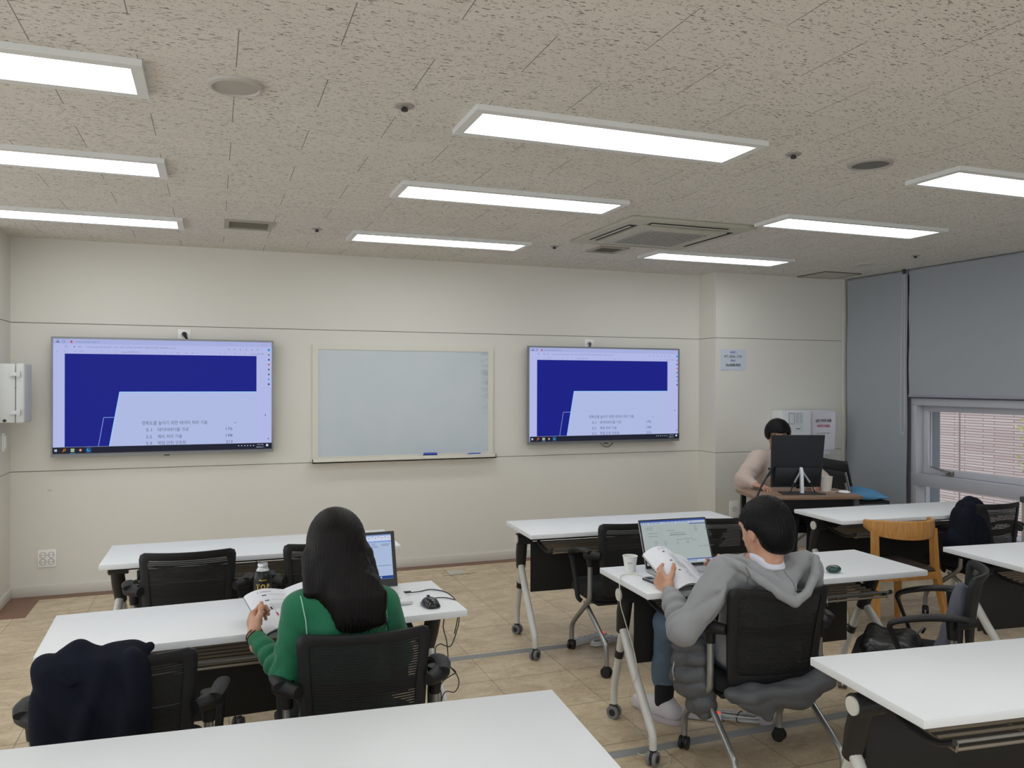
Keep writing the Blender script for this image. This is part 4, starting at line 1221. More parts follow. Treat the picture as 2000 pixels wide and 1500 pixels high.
p.text('i', 0.86, 0.72, 0.014, M_INK, 'C', None, 0.02); p.rect(0.5, 0.84, 0.8, 0.87, M_INK)
p.build('print', n2_, loc=(0, -0.002, 0))
n3_ = thing('notice', 'small paper label with rows of marks below the Korean notice', 'notice', (NX+0.165, NY, 1.005))
MB().box((-0.085, -0.012, -0.06), (0.085, -0.0105, 0.06), M_P2).build('paper', None, n3_)
p = Pic(0.17, 0.12, 0.0003)
for r_ in range(2):
    for k in range(4): p.text('A5t:'[k], 0.3+0.18*k, 0.35+0.35*r_, 0.008, mat('print_grey', (130, 132, 138), 0.7))
p.build('print', n3_, loc=(0, -0.0125, 0))

def stack_chair(label, z):
    t = thing('stacking_chair', label, 'chair', (5.64, 5.90, z), rad(-100), group='stacked chairs in the corner')
    ms = mat('stack_chair_black', (24, 25, 30), 0.55, var=0.1); mt = mat('stack_chair_steel', (176, 178, 182), 0.25, 0.85)
    P = [[((i/8-0.5)*0.42, -0.21-0.02*math.cos((i/8-0.5)*PI)-0.05*(j/6), 0.575+0.22*(j/6)) for j in range(7)] for i in range(9)]
    b = MB().grid(P, ms); b.grid([[(p[0], p[1]+0.012, p[2]) for p in r][::-1] for r in P], ms)
    o = b.build('backrest', None, t)
    so = o.modifiers.new('t', 'SOLIDIFY'); so.thickness = 0.012
    S = rrect(-0.21, 0.21, -0.19, 0.21, 0.06, 5)
    MB().grid([[(x*s, y*s, zz-0.05*max(0, y-0.12)*s) for s, zz in ((0, 0.435), (0.8, 0.440), (0.97, 0.432), (1, 0.42), (0.97, 0.408), (0, 0.405))] for x, y in S], ms, closeu=True).build('seat', None, t, angle=50)
    for s in (-1, 1):
        MB().tube([(s*0.205, -0.265, 0.70), (s*0.205, -0.215, 0.50), (s*0.212, -0.19, 0.40), (s*0.235, -0.24, 0.01)], 0.010, 8, mt, smooth=3).build('rear_leg', None, t)
        MB().tube([(s*0.212, -0.17, 0.395), (s*0.214, 0.15, 0.395), (s*0.220, 0.195, 0.375), (s*0.235, 0.215, 0.01)], 0.010, 8, mt, smooth=3).build('front_leg', None, t)
    return t
stack_chair('black stacking chair with steel legs in the corner, lower one of the stack', 0.0)
stack_chair('black stacking chair with the blue cushion, upper one of the stack in the corner', 0.095)
cu = SDF().box((0, 0, 0), (0.175, 0.20, 0.012), 0.012, 0.02).ell((0, 0, 0.004), (0.17, 0.19, 0.055), 0.05)
cn = snoise(5, 22)
v, f = cu.mesh((-0.22, -0.25, -0.08), (0.22, 0.25, 0.09), 0.008, lambda P: 0.005*cn(P))
c_ = thing('cushion', 'light blue cushion lying on the stacked black chairs in the corner', 'cushion', (5.59, 5.85, 0.580), rad(-100))
org('cover', [(v, f)], mat('cushion_blue', (96, 158, 204), 0.8, var=0.1, vscale=12, bump=0.2, bscale=80), c_)
c_.rotation_euler = (rad(-4), rad(3), rad(-100))

# low cabinet at the right frame edge in front of the window
lc = thing('low_cabinet', 'beige low cabinet with dark top at the right frame edge below the window', 'cabinet', (5.86, 4.12, 0))
MB().box((-0.12, -0.62, 0), (0.20, 0.24, 0.70), mat('low_cabinet_beige', (176, 168, 158), 0.6)).build('body', None, lc)
MB().box((-0.13, -0.63, 0.70), (0.21, 0.25, 0.745), mat('low_cabinet_top', (74, 74, 78), 0.5), r=0.004).build('top', None, lc)

# ================================================================ wooden desk with monitor
DK = thing('desk', 'brown wooden desk on black metal legs in front of the corner', 'desk', (4.385, 5.195, 0), rad(-15.7))
M_DW = bpy.data.materials.new('desk_wood_brown'); M_DW.use_nodes = True
t = NT(M_DW); gr = t.noise(2.2, 5, 0.6, co=t.map((1.5, 22, 22)), dist=0.8)
t.l.new(t.mix(t.ramp(gr, 0.3, 0.7), lin((124, 98, 80)), lin((158, 130, 108))), t.b.inputs['Base Color']); t.b.inputs['Roughness'].default_value = 0.45
DH = 0.73
MB().box((-0.45, -0.225, DH-0.028), (0.395, 0.225, DH), M_DW, r=0.002).build('desk_top', None, DK)
for s, mm in ((-1, M_LEGB), (0.9, M_STEEL)):
    MB().box((s*0.405-0.018, -0.19, 0.03), (s*0.405+0.018, -0.155, DH-0.028), mm).build('leg', None, DK)
    MB().box((s*0.405-0.018, 0.155, 0.03), (s*0.405+0.018, 0.19, DH-0.028), M_LEGB).build('leg', None, DK)
    MB().box((s*0.405-0.02, -0.21, 0.0), (s*0.405+0.02, 0.21, 0.03), M_LEGB, r=0.004).build('foot', None, DK)
    MB().cyl((s*0.405-0.03, -0.17, 0.55), (s*0.405+0.03, -0.17, 0.55), 0.014, n=12, m=M_LEGB).build('bolt', None, DK)
MB().box((-0.39, -0.165, 0.625), (0.39, -0.15, 0.70), M_LEGB).build('front_rail', None, DK)
MB().box((-0.39, -0.14, 0.595), (0.39, 0.18, 0.610), mat('desk_tray_dark', (44, 42, 42), 0.6)).build('under_shelf', None, DK)
MB().cyl((-0.39, 0.0, 0.12), (0.39, 0.0, 0.12), 0.014, n=10, m=M_LEGB).build('cross_bar', None, DK)
def dk(x, y, z=DH):
    a = rad(-15.7)
    return (4.385+x*math.cos(a)-y*math.sin(a), 5.195+x*math.sin(a)+y*math.cos(a), z)
# monitor (seen from behind) on a white stand
mo = thing('monitor', 'black monitor seen from behind on a slim white stand on the wooden desk', 'monitor', dk(-0.055, -0.045, DH+0.0005), rad(-18))
M_MONB = mat('monitor_back_black', (22, 25, 32), 0.45, var=0.04)
tilt = TR((0, 0.015, 0.045), (rad(7), 0, 0))
b = MB()
b.add([(-0.198, 0, 0), (0.198, 0, 0), (0.212, 0, 0.415), (-0.212, 0, 0.415), (-0.198, 0.022, 0), (0.198, 0.022, 0), (0.212, 0.022, 0.415), (-0.212, 0.022, 0.415)],
      [(0, 1, 2, 3), (7, 6, 5, 4), (0, 4, 5, 1), (1, 5, 6, 2), (2, 6, 7, 3), (3, 7, 4, 0)], M_MONB, tilt)
b.build('casing', None, mo, smooth=False)
MB().box((-0.18, -0.022, 0.02), (0.18, 0.0, 0.165), mat('monitor_back_lower', (16, 18, 24), 0.5), tilt, r=0.008).build('rear_cover', None, mo)
MB().box((-0.196, 0.0225, 0.008), (0.196, 0.0245, 0.405), emis('monitor_screen', (120, 130, 150)), tilt).build('screen', None, mo)
MB().tube([(0.02, -0.055, 0.005), (0.02, -0.050, 0.10), (0.02, -0.040, 0.185), (0.02, -0.028, 0.20)], [0.017, 0.017, 0.017, 0.012], 4, mat('stand_white', (214, 218, 224), 0.3), smooth=2).build('stand_post', None, mo)
for s in (-1, 1):
    st = MB().tube([(0.02+s*0.010, -0.046, 0.172), (0.02+s*0.062, -0.06, 0.090)], [0.008, 0.009], 8, mat('stand_silver', (160, 162, 166), 0.3, 0.6)).build('stand_strut', None, mo)
    MB().tube([(0.02+s*0.062, -0.06, 0.090), (0.02+s*0.092, -0.07, 0.030), (0.02+s*0.098, -0.07, 0.004)], 0.005, 8, M_BLK).build('strut_tip', None, st)
MB().prism([(-0.15, -0.105), (0.19, -0.105), (0.16, 0.05), (-0.13, 0.05)], 0.0, 0.008, mat('stand_base_dark', (44, 44, 46), 0.5)).build('base', None, mo)
p = Pic(0.08, 0.02, 0.0003); p.text('SAMSUNG', 0.5, 0.5, 0.008, mat('print_pale', (120, 122, 128), 0.5), 'C'); lg = p.build('logo', mo, loc=(-0.02, -0.008, 0.066), rot=(rad(7), 0, 0))
# cable from the monitor to the floor
cp = dk(-0.22, -0.05, 0.94)
tcb = thing('monitor_cable', 'thick black cable arching from the monitor down beside the wooden desk', 'cable', (dk(-0.47, -0.1, 0)[0], dk(-0.47, -0.1, 0)[1], 0))
def rel(base, pts): return [(p[0]-base[0], p[1]-base[1], p[2]-base[2]) for p in pts]
B0 = tuple(tcb.location)
MB().tube(rel(B0, [dk(-0.262, -0.055, 0.925), dk(-0.285, -0.10, 0.922), dk(-0.36, -0.17, 0.86), dk(-0.44, -0.22, 0.74), dk(-0.475, -0.23, 0.55), dk(-0.50, -0.20, 0.28), dk(-0.50, -0.10, 0.012)]), 0.0075, 8, M_BLK, smooth=5).build('cable', None, tcb)
MB().tube(rel(B0, [dk(-0.28, -0.09, 0.90), dk(-0.325, -0.14, 0.875), dk(-0.37, -0.17, 0.845), dk(-0.46, -0.215, 0.70), dk(-0.50, -0.22, 0.50), dk(-0.53, -0.17, 0.2), dk(-0.54, -0.1, 0.01)]), 0.004, 6, M_BLK, smooth=5).build('thin_cable', None, tcb)
MB().box((-0.025, -0.012, -0.009), (0.02, 0.012, 0.009), M_BLK, TR(rel(B0, [dk(-0.268, -0.06, 0.925)])[0], (0, 0, rad(10))), r=0.003).build('connector', None, tcb)

def paper_cup(name, label, loc, r0, r1, h, col, printed=False):
    t = thing(name, label, 'cup', loc)
    mc = mat('cup_paper_'+name+str(printed), col, 0.55, var=0.01)
    MB().lathe([(r0*0.96, 0.004), (r0, 0.0), (r0, 0.004), (r1, h-0.003), (r1+0.0022, h-0.001), (r1+0.0015, h+0.001), (r1-0.0015, h), (r0-0.0015, 0.008), (0.0005, 0.008)], 32, mc).build('cup_body', None, t)
    return t
paper_cup('paper_cup', 'large plain white cup on the desk right of the monitor', dk(0.235, 0.05, DH), 0.036, 0.047, 0.118, (214, 208, 196))
mm_ = thing('computer_mouse', 'small white mouse on the right end of the wooden desk', 'mouse', dk(0.315, -0.085, DH), rad(30))
v, f = SDF().ell((0, 0, 0.010), (0.028, 0.048, 0.016)).mesh((-0.04, -0.06, 0.0), (0.04, 0.06, 0.035), 0.004)
org('body', [(v, f)], mat('white_gloss', (222, 224, 228), 0.25), mm_)
rc = thing('remote_control', 'small beige remote lying on the wooden desk beside the white cup', 'remote', dk(0.262, -0.035, DH), rad(-60))
MB().box((-0.018, -0.05, 0), (0.018, 0.05, 0.014), mat('remote_beige', (176, 160, 146), 0.5), r=0.005).build('body', None, rc)
MB().box((-0.010, -0.03, 0.014), (0.010, 0.03, 0.016), mat('remote_keys', (110, 100, 96), 0.6), r=0.001).build('keypad', None, rc)

# ================================================================ people
M_SKIN = bpy.data.materials.new('skin'); M_SKIN.use_nodes = True
t = NT(M_SKIN)
t.l.new(t.mix(t.ramp(t.noise(26, 4), 0.35, 0.7), lin((186, 138, 112)), lin((204, 158, 132))), t.b.inputs['Base Color'])
t.b.inputs['Roughness'].default_value = 0.5; t.b.inputs['Subsurface Weight'].default_value = 0.08; t.b.inputs['Subsurface Radius'].default_value = (0.02, 0.008, 0.004)
def hair_material(name, rgb, rgb2, sc):
    m = bpy.data.materials.new(name); m.use_nodes = True
    t = NT(m); n = t.noise(1.0, 3, 0.6, co=t.map(sc))
    t.l.new(t.mix(n, lin(rgb), lin(rgb2)), t.b.inputs['Base Color']); t.b.inputs['Roughness'].default_value = 0.42
    t.b.inputs['Specular IOR Level'].default_value = 0.15
    t.bump(n, 0.5, 0.004); return m
M_HAIRL = hair_material('hair_long_dark_brown', (9, 8, 8), (24, 18, 17), (330, 120, 7))
M_HAIRS = hair_material('hair_short_black', (7, 8, 10), (19, 18, 20), (160, 160, 45))
def knit(name, rgb, kx):
    m = bpy.data.materials.new(name); m.use_nodes = True
    t = NT(m); X, Y, Z = t.xyz()
    w_ = t.math('SINE', t.math('MULTIPLY', t.math('ADD', X, t.math('MULTIPLY', Y, 0.35)), kx))
    n = t.noise(120, 2)
    c = lin(rgb)
    t.l.new(t.mix(t.math('ADD', t.math('MULTIPLY', w_, 0.32), 0.5), tuple(v*0.80 for v in c), tuple(v*1.15 for v in c)), t.b.inputs['Base Color'])
    t.b.inputs['Roughness'].default_value = 0.85; t.b.inputs['Sheen Weight'].default_value = 0.15
    t.bump(t.math('ADD', w_, n), 0.22, 0.0015); return m
M_GREEN = knit('knit_green', (17, 104, 70), 1250)
M_HOOD = mat('sweatshirt_grey', (142, 143, 145), 0.9, var=0.10, vscale=420, bump=0.25, bscale=700, sheen=0.1)
M_BEIGE = mat('sweater_beige', (196, 178, 166), 0.9, var=0.08, vscale=90, bump=0.3, bscale=260, sheen=0.1)
M_DENIM = mat('denim_blue_grey', (92, 112, 134), 0.85, var=0.16, vscale=24, bump=0.25, bscale=900)
M_DTROU = mat('trousers_dark', (34, 36, 44), 0.85, var=0.1)
M_SHOE = mat('sneaker_white', (206, 202, 206), 0.5, var=0.03)
M_SOCKB = mat('sock_black', (20, 22, 28), 0.9)
M_TEE = mat('tee_white', (218, 218, 228), 0.8, var=0.02)
M_EYE = mat('eye_dark', (22, 16, 14), 0.25); M_BROW = mat('brow_dark', (26, 20, 18), 0.8); M_LIP = mat('lip', (160, 96, 84), 0.5)

def frame(f, up=(0, 0, 1)):
    f = np.array(f, float); f /= np.linalg.norm(f)
    r = np.cross(f, up); r /= np.linalg.norm(r)
    u = np.cross(r, f)
    return r, f, u

def head_sdf(S, c, f, neck, nr=0.055, sc=1.0):
    """skull, jaw, nose, ears, neck; c = centre of the skull, f = facing direction"""
    r, f, u = frame(f); c = np.array(c, float); R = np.stack([r, f, u], 1)
    S.ell(c, (0.078*sc, 0.096*sc, 0.108*sc), 0.02, R)
    S.ell(c+f*0.026*sc-u*0.062*sc, (0.055*sc, 0.062*sc, 0.060*sc), 0.035, R)
    S.ell(c+f*0.060*sc-u*0.098*sc, (0.024*sc, 0.022*sc, 0.018*sc), 0.03, R)      # chin
    S.cone(c+f*0.088*sc-u*0.005*sc, c+f*0.110*sc-u*0.045*sc, 0.008*sc, 0.013*sc, 0.012)  # nose
    S.ell(c+f*0.090*sc-u*0.070*sc, (0.024*sc, 0.010*sc, 0.009*sc), 0.010, R)      # lips
    S.ell(c+f*0.084*sc+u*0.018*sc, (0.055*sc, 0.012*sc, 0.012*sc), 0.02, R)       # brow ridge
    for s in (-1, 1):
        S.ell(c+f*0.092*sc+r*s*0.032*sc-u*0.004*sc, (0.014*sc, 0.008*sc, 0.010*sc), 0.010, R, sub=True)   # sockets
        e = c+r*s*0.081*sc-f*0.006*sc-u*0.020*sc
        S.ell(e, (0.010*sc, 0.020*sc, 0.033*sc), 0.006, R)                         # ear
        S.ell(e+r*s*0.010*sc+f*0.004*sc, (0.005*sc, 0.011*sc, 0.020*sc), 0.005, R, sub=True)
    S.cone(c-u*0.06*sc-f*0.015*sc, neck, nr*0.95, nr*1.05, 0.03)
    return r, f, u

def face_parts(root, off, c, f, sc=1.0):
    r, f, u = frame(f); c = np.array(c, float)
    for s in (-1, 1):
        p = c+f*0.0865*sc+r*s*0.032*sc-u*0.004*sc-np.array(off)
        M = TR(p); b = MB().lathe([(0.0005, -0.009), (0.006, -0.007), (0.009, 0), (0.006, 0.007), (0.0005, 0.009)], 12, M_EYE, M)
        b.build('eye', None, root)
        q = [c+f*(0.097-0.012*abs(k)**2*0.6)*sc+r*s*(0.020+0.014*(k+1))*sc+u*(0.022+0.003*(1-k*k))*sc-np.array(off) for k in (-1, -0.3, 0.3, 1)]
        MB().tube([tuple(x) for x in q], [0.002, 0.0035, 0.0035, 0.0015], 6, M_BROW).build('eyebrow', None, root)
    q = [c+f*(0.099-0.006*k*k)*sc+r*0.022*k*sc-u*0.070*sc-np.array(off) for k in (-1, -0.4, 0.4, 1)]
    MB().tube([tuple(x) for x in q], [0.002, 0.004, 0.004, 0.002], 6, M_LIP).build('mouth', None, root)

def hand_sdf(w, F, N, T, curl=(0.5, 0.55, 0.6, 0.65), sc=1.0, thumb=None, spread=0.02):
    """w wrist, F finger direction, N palm normal, T thumb side; curl in radians per joint"""
    F = np.array(F, float); F /= np.linalg.norm(F)
    N = np.array(N, float); N -= F*(N@F); N /= np.linalg.norm(N)
    T = np.array(T, float); T -= F*(T@F)+N*(T@N); T /= np.linalg.norm(T)
    w = np.array(w, float); S = SDF()
    R = np.stack([T, F, N], 1)
    S.cone(w-F*0.05*sc, w+F*0.012*sc, 0.025*sc, 0.023*sc, 0.01)
    S.box(w+F*0.047*sc, (0.038*sc, 0.044*sc, 0.0125*sc), 0.012*sc, 0.02, R)
    S.ell(w+F*0.030*sc+T*0.024*sc+N*0.008*sc, (0.018*sc, 0.030*sc, 0.014*sc), 0.012, R)
    lens = [(0.040, 0.025, 0.020), (0.044, 0.029, 0.022), (0.041, 0.027, 0.021), (0.032, 0.020, 0.018)]
    for i in range(4):
        b = w+F*(0.086-0.006*abs(i-1.2))*sc+T*(0.0285-0.0188*i)*sc
        a = 0.0; d0 = F+T*(spread*(1.5-i)); d0 /= np.linalg.norm(d0)
        p = b; r = (0.0092-0.0006*(i == 3)-0.0003*i)*sc
        for k in range(3):
            a += curl[i]*(0.9 if k == 0 else 1.1)
            d = d0*math.cos(a)+N*math.sin(a)
            q = p+d*lens[i][k]*sc
            S.cone(p, q, r, r*0.92, 0.006 if k else 0.010)
            p = q; r *= 0.92
    tb = w+F*0.026*sc+T*0.030*sc+N*0.006*sc
    dirs = thumb or [(0.75, 0.62, 0.15), (0.92, 0.35, 0.10), (0.97, 0.2, 0.05)]
    p = tb; r = 0.0125*sc
    for k, L in enumerate((0.034, 0.030, 0.024)):
        d = F*dirs[k][0]+T*dirs[k][1]+N*dirs[k][2]; d /= np.linalg.norm(d)
        q = p+d*L*sc; S.cone(p, q, r, r*0.88, 0.008); p = q; r *= 0.88
    lo = np.minimum(w-0.13, w+F*0.1-0.13); hi = np.maximum(w+0.13, w+F*0.1+0.13)
    v, f = S.mesh(lo*0+np.array(w)+F*0.05-0.125, np.array(w)+F*0.05+0.125, 0.0026)
    return (v, f), S

def person(name, label, base):
    return thing(name, label, 'person', base)

def crease(P, c, rr, d, freq, amp, seed):
    """soft parallel creases across direction d around c"""
    w = np.exp(-((P-np.array(c))**2).sum(-1)/(rr*rr)); d = np.array(d, float); d /= np.linalg.norm(d)
    ph = (P@d)*freq+1.3*snoise(seed, 16)(P)
    return -amp*w*(np.abs(np.sin(ph))**0.55-0.68)

def folds(P, cs, amp, freq, seed):
    """cloth folds around points cs = [(centre, radius)]"""
    n = snoise(seed, freq); d = np.zeros(P.shape[:-1])
    w = 0
    for c, rr in cs:
        w = w+np.exp(-((P-np.array(c))**2).sum(-1)/(rr*rr))
    return amp*np.clip(w, 0, 1)*n(P)

# ---------------------------------------------------------------- woman in green
WB = (0.43, 2.72, 0.0)
wo = person('person', 'woman with long dark hair and green knit sweater seen from behind, holding a book', WB)
hc = (0.385, 2.735, 1.052); hf = (-0.12, 0.97, -0.22)
S = SDF(); head_sdf(S, hc, hf, (0.39, 2.675, 0.90), 0.047, 0.97)
body1 = S.mesh((0.25, 2.58, 0.84), (0.53, 2.90, 1.20), 0.0055)
Wsh, Rsh = (0.258, 2.675, 0.868), (0.535, 2.665, 0.862)
Wel, Rel = (0.222, 2.690, 0.650), (0.605, 2.75, 0.66)
Wwr, Rwr = (0.131, 2.845, 0.742), (0.585, 3.02, 0.748)
S = SDF()
S.ell((0.40, 2.68, 0.78), (0.13, 0.085, 0.15), 0.05).ell((0.42, 2.70, 0.56), (0.125, 0.09, 0.12), 0.06).ell((0.43, 2.72, 0.475), (0.155, 0.10, 0.055), 0.05)
S.cone((0.39, 2.675, 0.86), (0.39, 2.68, 0.94), 0.05, 0.046, 0.03)
for sh, el, wr in ((Wsh, Wel, Wwr), (Rsh, Rel, Rwr)):
    S.cone(sh, el, 0.040, 0.033, 0.03); S.cone(el, wr, 0.033, 0.022, 0.015)
HIPW = [(0.355, 2.72, 0.480), (0.505, 2.72, 0.480)]
for (hx, hy, hz), kn, an in ((HIPW[0], (0.33, 3.10, 0.485), (0.33, 3.14, 0.08)), (HIPW[1], (0.53, 3.10, 0.485), (0.54, 3.16, 0.08))):
    S.cone((hx, hy, hz), kn, 0.062, 0.046, 0.03); S.cone(kn, an, 0.045, 0.032, 0.02)
body2 = S.mesh((0.02, 2.54, 0.03), (0.75, 3.28, 0.97), 0.011)
lhand, _ = hand_sdf(Wwr, (-0.10, 0.66, 0.58), (0.95, 0.15, -0.10), (0.05, -0.62, 0.75), curl=(0.85, 0.95, 1.0, 1.05), sc=0.88, thumb=[(0.7, 0.55, 0.30), (0.9, 0.25, 0.25), (0.95, 0.05, 0.2)])
rhand, _ = hand_sdf(Rwr, (-0.25, 0.95, 0.02), (0, 0, -1), (-0.95, 0.2, 0), curl=(0.2, 0.2, 0.25, 0.3), sc=0.84)
org('body', [body1, body2, lhand, rhand], M_SKIN, wo, WB, 1)
face_parts(wo, WB, hc, hf, 0.97)
# sweater
S = SDF()
S.ell((0.40, 2.680, 0.780), (0.150, 0.100, 0.165), 0.05).ell((0.415, 2.700, 0.58), (0.150, 0.108, 0.15), 0.06).ell((0.43, 2.715, 0.49), (0.160, 0.118, 0.06), 0.05)
S.cone((0.30, 2.67, 0.885), (0.49, 2.665, 0.882), 0.044, 0.044, 0.04)
S.cone((0.39, 2.678, 0.88), (0.39, 2.682, 0.918), 0.060, 0.054, 0.02)
for sh, el, wr in ((Wsh, Wel, Wwr), (Rsh, Rel, Rwr)):
    sh = np.array(sh); el = np.array(el); wr = np.array(wr)
    S.cone(sh, el, 0.053, 0.048, 0.035); c_ = el*0.12+wr*0.88
    S.cone(el, c_, 0.046, 0.031, 0.02); S.cone(c_, c_+(wr-el)*0.05, 0.031, 0.029, 0.004)
S.fn(lambda P: -(np.array(0.928)-P[..., 2]), 0.004) if False else None
cs = [(Wel, 0.11), (Rel, 0.10), ((0.30, 2.62, 0.78), 0.07), ((0.52, 2.60, 0.75), 0.08), ((0.16, 2.80, 0.71), 0.05)]
v1 = S.mesh((0.02, 2.50, 0.42), (0.74, 3.05, 0.955), 0.0058, lambda P: folds(P, cs, 0.006, 46, 3)+crease(P, (0.185, 2.74, 0.685), 0.07, (-0.3, 0.8, 0.4), 75, 0.020, 4)+crease(P, (0.25, 2.62, 0.76), 0.08, (0.6, 0, 0.8), 60, 0.013, 5)+crease(P, (0.51, 2.60, 0.80), 0.08, (-0.6, 0, 0.8), 60, 0.013, 6))
sw = org('sweater', [v1], M_GREEN, wo, WB, 1)
def surf_line(S, pts, y0, r, name, m, parent, off, n=24):
    """thin piping laid on the back of an implicit surface along (x, z) points"""
    out = []
    for i in range(n+1):
        t_ = i/n*(len(pts)-1); k = min(int(t_), len(pts)-2); f_ = t_-k
        x = pts[k][0]*(1-f_)+pts[k+1][0]*f_; z = pts[k][1]*(1-f_)+pts[k+1][1]*f_
        ys = np.arange(y0, y0+0.3, 0.002); P = np.stack([np.full_like(ys, x), ys, np.full_like(ys, z)], -1)
        d = S.ev(P); h = np.nonzero(d < 0.001)[0]
        if len(h): out.append((x-off[0], ys[h[0]]-off[1]-0.001, z-off[2]))
    if len(out) > 2: return MB().tube(out, r, 6, m).build(name, None, parent)
M_PIPE = mat('piping_pale_green', (150, 196, 176), 0.7)
surf_line(S, [(0.262, 0.915), (0.268, 0.88), (0.276, 0.84), (0.280, 0.79)], 2.5, 0.0022, 'piping', M_PIPE, wo, WB)
surf_line(S, [(0.520, 0.905), (0.528, 0.87), (0.535, 0.83), (0.536, 0.78)], 2.5, 0.0022, 'piping', M_PIPE, wo, WB)
S = SDF()
S.ell((0.43, 2.725, 0.475), (0.172, 0.12, 0.06), 0.04)
for (hx, hy, hz), kn, an in ((HIPW[0], (0.33, 3.10, 0.485), (0.33, 3.14, 0.12)), (HIPW[1], (0.53, 3.10, 0.485), (0.54, 3.16, 0.12))):
    S.cone((hx, hy, hz), kn, 0.076, 0.060, 0.03); S.cone(kn, an, 0.058, 0.050, 0.02)
org('trousers', [S.mesh((0.2, 2.58, 0.10), (0.68, 3.26, 0.60), 0.009)], M_DTROU, wo, WB)
for ax, ay in ((0.33, 3.17), (0.54, 3.19)):
    S = SDF().cone((ax, ay-0.04, 0.05), (ax, ay+0.12, 0.035), 0.042, 0.036, 0.02).cone((ax, ay-0.04, 0.05), (ax, ay-0.03, 0.10), 0.040, 0.038, 0.02)
    org('shoe', [S.mesh((ax-0.06, ay-0.10, 0.002), (ax+0.06, ay+0.18, 0.15), 0.006)], M_SHOE, wo, WB)
# long hair
gn = snoise(21, 30)
def strands(P, amp=0.0016):
    s_ = np.sin((P[..., 0]*1.0+0.25*P[..., 1])*1050+9*gn(P*0.5))
    return amp*0.5*s_+0.0022*gn(P)
S = SDF()
S.ell((0.385, 2.722, 1.066), (0.098, 0.114, 0.116), 0.02)
S.ell((0.388, 2.670, 1.00), (0.098, 0.066, 0.10), 0.03)
S.ell((0.406, 2.626, 0.935), (0.096, 0.042, 0.10), 0.03)
S.ell((0.436, 2.592, 0.890), (0.088, 0.026, 0.095), 0.03)
S.box((0.446, 2.580, 0.868), (0.076, 0.014, 0.058), 0.014, 0.03)
S.cone((0.300, 2.70, 1.02), (0.292, 2.640, 0.925), 0.030, 0.022, 0.03)
S.cone((0.475, 2.70, 1.02), (0.500, 2.640, 0.91), 0.030, 0.026, 0.03)
S.ell((0.372, 2.850, 1.00), (0.066, 0.085, 0.105), 0.02, sub=True)
hv = S.mesh((0.24, 2.50, 0.74), (0.58, 2.88, 1.22), 0.0042, strands)
org('hair', [hv], M_HAIRL, wo, WB, 0)
g = random.Random(11)
b = MB()
for i in range(20):       # loose tips at the hem and right side
    x0 = 0.372+0.150*g.random(); z0 = 0.832+0.02*g.random()
    b.tube([(x0-WB[0], 2.556-WB[1], z0), (x0+g.uniform(-.006, .010)-WB[0], 2.556-WB[1], z0-0.02), (x0+g.uniform(-.01, .015)-WB[0], 2.560-WB[1], z0-0.035-0.014*g.random())], [0.0026, 0.0016, 0.0005], 5, M_HAIRL)
for i in range(22):
    z0 = 1.0-0.16*g.random()
    x0 = 0.478+0.25*(1.0-z0)
    b.tube([(x0-0.012-WB[0], 2.625-(1-z0)*0.25-WB[1], z0+0.03), (x0+0.004-WB[0], 2.62-(1-z0)*0.25-WB[1], z0), (x0+0.012+0.012*g.random()-WB[0], 2.61-(1-z0)*0.25-WB[1], z0-0.06)], [0.0018, 0.0016, 0.0005], 5, M_HAIRL)
b.build('loose_strands', None, wo)
# bracelet cord
wn_ = np.array(Wwr)-np.array(Wel); wn_ /= np.linalg.norm(wn_)
rr, ff, uu = frame(wn_)
for k_, (o_, r_) in enumerate(((0.006, 0.027), (-0.004, 0.0285))):
    c_ = np.array(Wwr)+wn_*o_
    MB().tube([tuple(c_+(rr*math.cos(a)+uu*math.sin(a))*r_-np.array(WB)) for a in [2*PI*i/18 for i in range(18)]], 0.0022, 6, mat('cord_brown', (96, 62, 52), 0.6), closed=True).build('bracelet', None, wo)

# ---------------------------------------------------------------- man in grey hoodie
MBs = (2.11, 2.78, 0.0)
mn = person('person', 'man in a grey hoodie and jeans reading a thick open book at the table', MBs)
hc = (2.103, 2.705, 1.014); hf = (-0.16, 0.97, -0.16)
S = SDF(); head_sdf(S, hc, hf, (2.095, 2.68, 0.86), 0.060, 1.03)
body1 = S.mesh((1.94, 2.54, 0.80), (2.27, 2.88, 1.17), 0.0055)
Lsh, Rsh = (1.915, 2.72, 0.835), (2.275, 2.665, 0.830)
Lel, Rel = (1.732, 2.715, 0.626), (2.365, 2.76, 0.640)
Lwr, Rwr = (1.790, 2.925, 0.728), (2.170, 2.985, 0.745)
S = SDF()
S.ell((2.105, 2.735, 0.74), (0.165, 0.10, 0.17), 0.05).ell((2.11, 2.76, 0.55), (0.15, 0.105, 0.13), 0.06).ell((2.115, 2.77, 0.475), (0.17, 0.11, 0.055), 0.05)
S.cone((2.095, 2.69, 0.84), (2.098, 2.69, 0.90), 0.062, 0.057, 0.03)
for sh, el, wr in ((Lsh, Lel, Lwr), (Rsh, Rel, Rwr)):
    S.cone(sh, el, 0.046, 0.038, 0.03); S.cone(el, wr, 0.038, 0.025, 0.015)
LEG = [((2.03, 2.78, 0.485), (1.955, 3.19, 0.500), (2.010, 3.330, 0.09)), ((2.20, 2.76, 0.485), (2.33, 3.13, 0.495), (2.445, 3.170, 0.09))]
for hp, kn, an in LEG:
    S.cone(hp, kn, 0.070, 0.052, 0.03); S.cone(kn, an, 0.050, 0.036, 0.02)
body2 = S.mesh((1.62, 2.56, 0.03), (2.55, 3.46, 0.93), 0.012)
